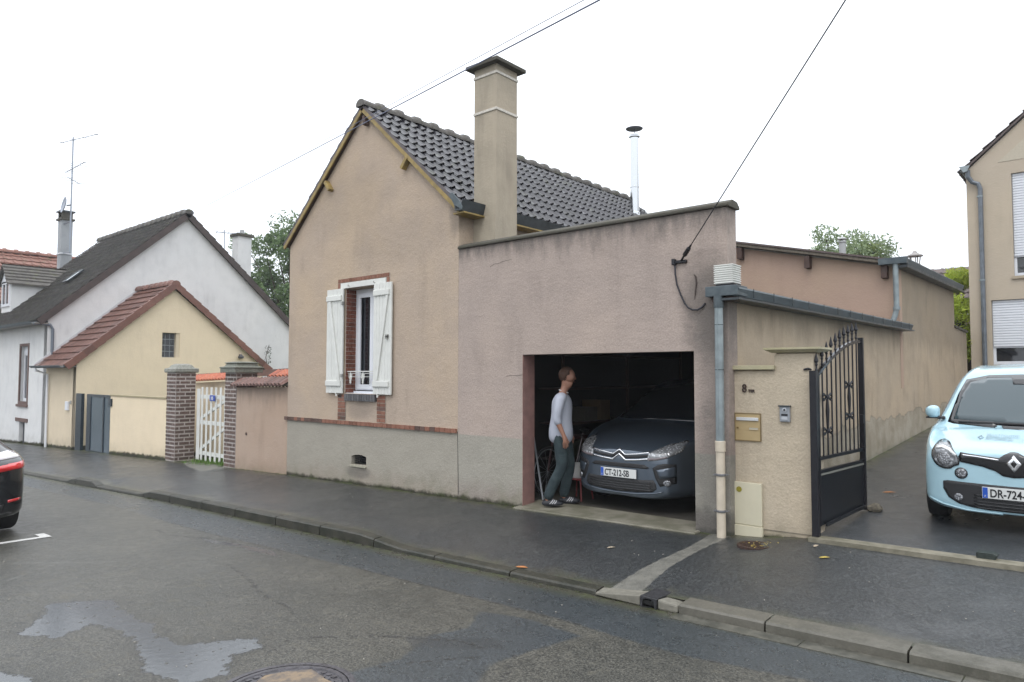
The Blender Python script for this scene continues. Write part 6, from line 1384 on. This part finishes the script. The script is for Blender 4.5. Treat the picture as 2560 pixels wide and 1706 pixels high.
for s_ in (-1, 1):
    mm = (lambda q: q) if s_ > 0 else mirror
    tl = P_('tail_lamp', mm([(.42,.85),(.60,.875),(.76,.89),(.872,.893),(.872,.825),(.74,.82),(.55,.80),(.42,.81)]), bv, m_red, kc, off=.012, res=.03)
    P_('reflection_patch', mm([(.46,.925),(.62,.935),(.80,.945),(.878,.945),(.86,.985),(.74,1.02),(.60,1.0)]), bv, simple('pale_reflection', (.72,.70,.72), .08, coat=1.), kc, off=.010, res=.03)  # pale patch above the red lamp: bright reflection put into the colour
    P_('tail_lamp_side', [(.10,.825),(.10,.885),(.25,.90),(.36,.90),(.30,.85),(.22,.825)], bv, m_red, kc, off=.010, res=.04, view='side', side=s_)
    P_('reflector', mm([(.66,.465),(.80,.475),(.80,.445),(.66,.435)]), bv, m_red, kc, off=.010, res=.03)
    P_('side_window', [(.60,1.0),(.80,1.22),(1.2,1.32),(2.3,1.33),(2.95,1.02)], bv, m_glass, kc, off=.004, res=.08, view='side', side=s_)
    for y0_ in (.80, 3.45):
        P_('wheel_arch', [(y0_-.35,.20),(y0_-.31,.42),(y0_-.2,.60),(y0_,.67),(y0_+.2,.60),(y0_+.31,.42),(y0_+.35,.20)], bv, m_matt, kc, off=.002, res=.06, view='side', side=s_)
        wheel(kc, s_*.80, y0_, .315, .20, s_, m_zincl)
P_('rear_window', [(-.52,1.02),(.52,1.02),(.48,1.30),(.3,1.335),(-.3,1.335),(-.48,1.30)], bv, m_glass, kc, off=.004, res=.05)
P_('bumper_insert', [(-.62,.42),(.62,.42),(.58,.28),(-.58,.28)], bv, m_matt, kc, off=.005, res=.04)
plate(kc, -.26, .60, -.012, 'AB-318-RC') if False else None
# bay marking
mw = simple('white_road_paint', (.62,.62,.60), .5, grain=.25, gscale=30)
def marking(pts, n=10):
    mb = MB(); P = [Vector(p) for p in pts]; vs = [(p.x, p.y, float(road_z(p.x, p.y))+.005) for p in P]; mb.add(vs, [tuple(range(len(vs)))]); o = mb.obj('bay_marking', mw, None); so_ = o.modifiers.new('s','SOLIDIFY'); so_.thickness = .003; so_.offset = 1; return o
o = marking([(-9.92,-6.3),(-9.83,-6.3),(-9.83,-4.32),(-10.12,-4.32),(-10.12,-4.42),(-9.92,-4.42)]); o['kind'] = 'structure'

# ------------------------------------------------------------------ things inside the garage
m_tube = simple('scuffed_tube', (.30,.32,.34), .35, metal=.6)
mb = MB(); mb.tube([(-6.02,.55,.05),(-5.93,.34,.06)], .014, 6); mb.tube([(-5.93,.34,.07),(-6.13,.36,1.0)], .014, 8); tag(mb.obj('leaning_pole', m_tube, None), 'pale metal pole leaning inside the left edge of the garage doorway', 'pole')
bk = thing('bicycle', 'dark bicycle standing behind the left door jamb inside the garage', 'bicycle', (-6.2,.9,.03))
def bwheel(cx, cy, cz, r, nm):
    mb = MB(); mb.tube([(cx, cy+r*math.cos(a), cz+r*math.sin(a)) for a in np.linspace(0, 2*math.pi, 29)[:-1]], .018, 6, closed=True); w_ = mb.obj(nm, simple('tyre_rubber', (.014,.014,.015), .7), bk, smooth=True)
    mb = MB(); mb.tube([(cx, cy+(r-.03)*math.cos(a), cz+(r-.03)*math.sin(a)) for a in np.linspace(0, 2*math.pi, 29)[:-1]], .010, 5, closed=True)
    for k in range(14): a = k*math.pi/7; mb.tube([(cx,cy,cz),(cx,cy+(r-.03)*math.cos(a),cz+(r-.03)*math.sin(a))], .0022, 4)
    mb.obj('spokes', m_tube, w_)
bwheel(-6.16,.75,.37,.34,'wheel'); bwheel(-6.16,1.80,.37,.34,'wheel')
mb = MB()
for a, b in (((1.80,.37),(1.45,.42)),((1.80,.37),(1.62,.85)),((1.45,.42),(1.62,.85)),((1.45,.42),(.92,.80)),((1.62,.82),(.90,.88)),((.90,.95),(.75,.37))): mb.tube([(-6.16,*a),(-6.16,*b)], .016, 8)
mb.obj('frame', simple('bike_frame', (.05,.02,.02), .35, coat=.4), bk)
mb = MB(); mb.tube([(-6.40,.86,1.02),(-6.16,.90,1.0),(-5.95,.86,1.02)], .012, 6); mb.obj('handlebar', m_black, bk)
mb = MB(); mb.lathe([(.05,0),(.08,.03),(.03,.05)], 10, T(-6.16,1.66,.88)); mb.obj('saddle', m_black, bk)
bu = thing('plastic_bucket', 'white plastic bucket standing on a red stool behind the man', 'bucket', (-5.66,.80,.33))
mb = MB(); mb.lathe([(.095,.33),(.12,.50),(.128,.505),(.128,.52),(.115,.52),(.10,.35)], 20, T(-5.66,.80,0)); mb.obj('pail', simple('white_plastic', (.45,.45,.44), .45), bu, smooth=False)
sc = thing('red_metal_stool', 'small dark red metal stool carrying the white bucket', 'stool', (-5.66,.80,.03))
m_rs = simple('dark_red_metal', (.16,.02,.02), .4)
mb = MB(); mb.box(-5.80,-5.52,.66,.94,.305,.328); mb.obj('seat', m_rs, sc, bevel=.006)
for a, b in ((-1,-1),(1,-1),(1,1),(-1,1)): mb = MB(); mb.tube([(-5.66+a*.11,.80+b*.11,.305),(-5.66+a*.14,.80+b*.14,.03)], .012, 6); mb.obj('leg', m_rs, sc)
sh = thing('storage_shelf', 'dark shelving with boxes along the rear wall inside the garage', 'shelf', (-6.6,3.5,.03))
for k in range(4): mb = MB(); mb.box(-7.0,-6.5,1.6,5.5,.4+k*.55,.43+k*.55); mb.obj('shelf_board', m_brownw, sh)
for y in (1.6,3.5,5.5): mb = MB(); mb.box(-6.54,-6.5,y-.02,y+.02,.03,2.2); mb.obj('upright', m_brownw, sh)
rnd = random.Random(4)
for k in range(6):
    lv = rnd.randrange(4); y = rnd.uniform(1.7,5.1); hh = rnd.uniform(.15,.4); mb = MB(); mb.box(-6.95,-6.58,y,y+rnd.uniform(.2,.4),.432+lv*.55,.432+lv*.55+hh); o = mb.obj('storage_box', simple('box_%s' % ['tan','olive','maroon','slate','brown','cream'][k], [(.16,.11,.06),(.07,.08,.05),(.10,.035,.035),(.06,.08,.11),(.08,.045,.025),(.10,.09,.07)][k], .7), None, bevel=.005)
    tag(o, ['tan','olive','maroon','slate grey','large brown','small cream'][k]+' storage box on the dark shelving inside the garage', 'box', 'boxes on the garage shelves')
# ------------------------------------------------------------------ PERSON walking in the garage doorway
m_skin = simple('skin', (.30,.15,.10), .55, grain=.1, gscale=40)
m_shirt = NT('pale_grey_jersey'); t = m_shirt; t.set(col=(.36,.38,.44), rough=.85); t.bump(t.noise(t.pos(), 9, 4, .6), .6, .02); m_shirt = t.m
m_jean = NT('dark_teal_jeans'); t = m_jean; n = t.noise(t.pos(), 6, 5, .6); t.set(col=t.mix(t.mp(n,.35,.65), (.015,.028,.033), (.028,.045,.050)), rough=.85); t.bump(t.noise(t.scale(t.pos(), (1,1,2.5)), 9, 4, .6), .7, .02); m_jean = t.m
PM = T(-5.57, .27, .035) @ Matrix.Rotation(R(34), 4, 'Z')
def skinned(name, verts, edges, mat, parent, lv=2, root=0):
    me = bpy.data.meshes.new(name); me.from_pydata([tuple(PM @ Vector(v[:3])) for v in verts], edges, []); me.materials.append(mat)
    o = link(name, me, parent) ; m = o.modifiers.new('skin', 'SKIN'); m.use_smooth_shade = True
    if not me.skin_vertices: 
        bpy.context.view_layer.update()
    d = me.skin_vertices[0].data
    for i, v in enumerate(verts):
        r_ = v[3]; d[i].radius = (r_, v[4] if len(v) > 4 else r_); d[i].use_root = (i == root)
    s_ = o.modifiers.new('sub', 'SUBSURF'); s_.levels = lv; s_.render_levels = lv; return o
V = [(0,0,.95,.085),(0,0,1.10,.085),(.01,0,1.27,.10),(.02,0,1.40,.09),(.035,0,1.485,.058),(.055,0,1.535,.052),(.085,0,1.60,.080),(.095,0,1.665,.098),(.092,0,1.73,.098),(.085,0,1.79,.062)]
E_ = [(i,i+1) for i in range(9)]
def chain(start, pts):
    p = start
    for q in pts: V.append(q); E_.append((p, len(V)-1)); p = len(V)-1
    return p
chain(6, [(.150,0,1.59,.036)]); chain(7, [(.180,0,1.668,.022),(.203,0,1.645,.011)])    # jaw and nose
for s_ in (-1, 1): chain(7, [(.085,s_*.088,1.66,.014)])                               # ears
for s_ in (-1, 1):
    el = (-.045,-.225,1.13,.043) if s_ < 0 else (-.02,.24,1.13,.043); wr = (.045,-.235,.93,.027) if s_ < 0 else (.10,.25,.94,.027)
    w_ = chain(3, [(.015,s_*.10,1.41,.055),(.0,s_*.185,1.40,.048),((el[0])*.5,s_*.22,1.26,.040),el,((el[0]+wr[0])/2,(el[1]+wr[1])/2,(el[2]+wr[2])/2,.036),wr])
    d = Vector((.22,0,-.97)); hx, hy, hz = wr[:3]; pm = chain(w_, [(hx+.012,hy,hz-.045,.027),(hx+.022,hy,hz-.085,.027)])
    for k, (fy, L) in enumerate(((-.028,.060),(-.009,.070),(.010,.066),(.028,.052))):
        b_ = (hx+.022+fy, hy, hz-.088)
        chain(pm, [(b_[0],b_[1]+s_*.002,b_[2]-.018,.0095),(b_[0]+.004,b_[1]-s_*.008,b_[2]-.018-L*.5,.0085),(b_[0]+.002,b_[1]-s_*.02,b_[2]-.018-L,.0070)])
    chain(w_+1 if False else pm-1, [(hx+.045,hy-s_*.012,hz-.055,.011),(hx+.062,hy-s_*.020,hz-.085,.009),(hx+.066,hy-s_*.024,hz-.108,.0075)])
LEG = {-1: [(.0,-.09,.90,.10),(.015,-.10,.70,.082),(.02,-.105,.50,.058),(-.09,-.10,.30,.054),(-.185,-.095,.10,.038),(-.16,-.10,.045,.036),(-.05,-.11,.035,.030)],
       1: [(.01,.09,.90,.10),(.07,.10,.70,.082),(.11,.105,.50,.058),(.07,.115,.30,.054),(.02,.12,.10,.038),(.05,.12,.045,.036),(.15,.125,.035,.030)]}
for s_ in (-1, 1): chain(0, [(*q[:3], q[3]*(.72 if q[2] > .2 else .9)) for q in LEG[s_]])
person = skinned('person', V, E_, m_skin, None)
tag(person, 'man in pale grey jersey and dark jeans walking rightwards inside the garage doorway', 'person')
# jersey
SV = [(0,0,.78,.16),(0,0,.93,.178),(0,0,1.05,.160),(.01,0,1.18,.142),(.015,0,1.30,.150),(.02,0,1.41,.125),(.03,0,1.475,.074)]; SE = [(i,i+1) for i in range(6)]
for s_ in (-1, 1):
    el = (-.045,-.225,1.13,.058) if s_ < 0 else (-.02,.24,1.13,.058); wr = (.045,-.235,.93,.027) if s_ < 0 else (.10,.25,.94,.027); p = 5
    for q in [(.012,s_*.11,1.41,.082),(.0,s_*.185,1.395,.074),(el[0]*.5,s_*.222,1.26,.064),el,(el[0]*.6+wr[0]*.4,el[1]*.6+wr[1]*.4,el[2]*.6+wr[2]*.4,.052)]: SV.append(q); SE.append((p, len(SV)-1)); p = len(SV)-1
skinned('jersey', SV, SE, m_shirt, person)
TV = [(0,0,1.06,.120),(0,0,.88,.135)]; TE = [(0,1)]
for s_ in (-1, 1):
    p = 1
    for q, rr in zip(LEG[s_][:5], (.112,.102,.082,.075,.070)):
        TV.append((q[0],q[1],q[2]-(.03 if q[2] < .2 else 0),rr)); TE.append((p, len(TV)-1)); p = len(TV)-1
skinned('trousers', TV, TE, m_jean, person)
m_shoe = simple('black_trainer', (.012,.013,.018), .5)
for s_ in (-1, 1):
    a, t_ = LEG[s_][5], LEG[s_][6]; ax, ay = a[0], a[1]; dx = (t_[0]-a[0])
    bm = bmesh.new(); bmesh.ops.create_uvsphere(bm, u_segments=20, v_segments=12, radius=1)
    for v in bm.verts:
        q = v.co.copy(); hgt = .055 if q.x < 0 else .055-.022*q.x; v.co = PM @ Vector((ax+.055+q.x*.145, ay+q.y*.05*(1 if q.x < .2 else 1.06), max(q.z, -.62)*hgt+.035))
    me = bpy.data.meshes.new('shoe'); bm.to_mesh(me); bm.free(); me.materials.append(m_shoe); me.polygons.foreach_set('use_smooth',[True]*len(me.polygons)); so_ = link('shoe', me, person)
    mb = MB()
    for k in (-1, 0, 1): mb.tube([PM @ Vector((ax+.05+k*.03, ay-.050, .035)), PM @ Vector((ax+.075+k*.028, ay-.046, .062)), PM @ Vector((ax+.085+k*.02, ay-.02, .083-.006*k))], .0045, 5)
    mb.obj('shoe_stripe', simple('white_shoe_trim', (.6,.6,.62), .5), so_)
# collar, hair, eyes
mb = MB(); mb.tube([PM @ Vector((.036+.060*math.cos(a), .058*math.sin(a), 1.488-.020*math.cos(a))) for a in np.linspace(0, 2*math.pi, 25)[:-1]], .007, 6, closed=True); mb.obj('collar', simple('white_trim', (.55,.55,.55), .7), person, smooth=True)
bm = bmesh.new(); bmesh.ops.create_icosphere(bm, subdivisions=4, radius=1); rnd = random.Random(2)
for v in bm.verts:
    q = v.co.copy(); n_ = 1+.035*math.sin(q.x*23+q.z*17)*math.cos(q.y*19)+rnd.uniform(-.015,.02); v.co = PM @ Vector((.078+q.x*.108*n_, q.y*.098*n_, 1.705+q.z*.108*n_)); v.normal = q
dl = []
inv = PM.inverted()
for v in bm.verts:
    q = inv @ v.co
    if (q.x > .125 and q.z < 1.765) or q.z < 1.61 or (q.x > .085 and q.z < 1.69): dl.append(v)
bmesh.ops.delete(bm, geom=dl, context='VERTS'); me = bpy.data.meshes.new('hair'); bm.to_mesh(me); bm.free(); me.materials.append(simple('reddish_brown_hair', (.075,.032,.016), .75, grain=.6, gscale=90, bump=.8)); me.polygons.foreach_set('use_smooth',[True]*len(me.polygons)); link('hair', me, person)
mb = MB()
for s_ in (-1, 1): mb.lathe([(.002,-.009),(.009,0),(.002,.009)], 10, PM @ T(.178, s_*.033, 1.678))
mb.obj('eyes', simple('eye_white', (.5,.5,.48), .3), person)
mb = MB(); 
for s_ in (-1, 1): mb.tube([PM @ Vector((.190,s_*.018,1.702)), PM @ Vector((.184,s_*.038,1.707)), PM @ Vector((.168,s_*.056,1.700))], .0025, 5)
mb.obj('eyebrows', simple('reddish_brown_hair', (.075,.032,.016), .75), person)
mb = MB(); mb.tube([PM @ Vector((.176,-.014,1.612)), PM @ Vector((.186,0,1.613)), PM @ Vector((.176,.014,1.612))], .004, 5); mb.obj('lips', simple('lip', (.26,.10,.08), .5), person)
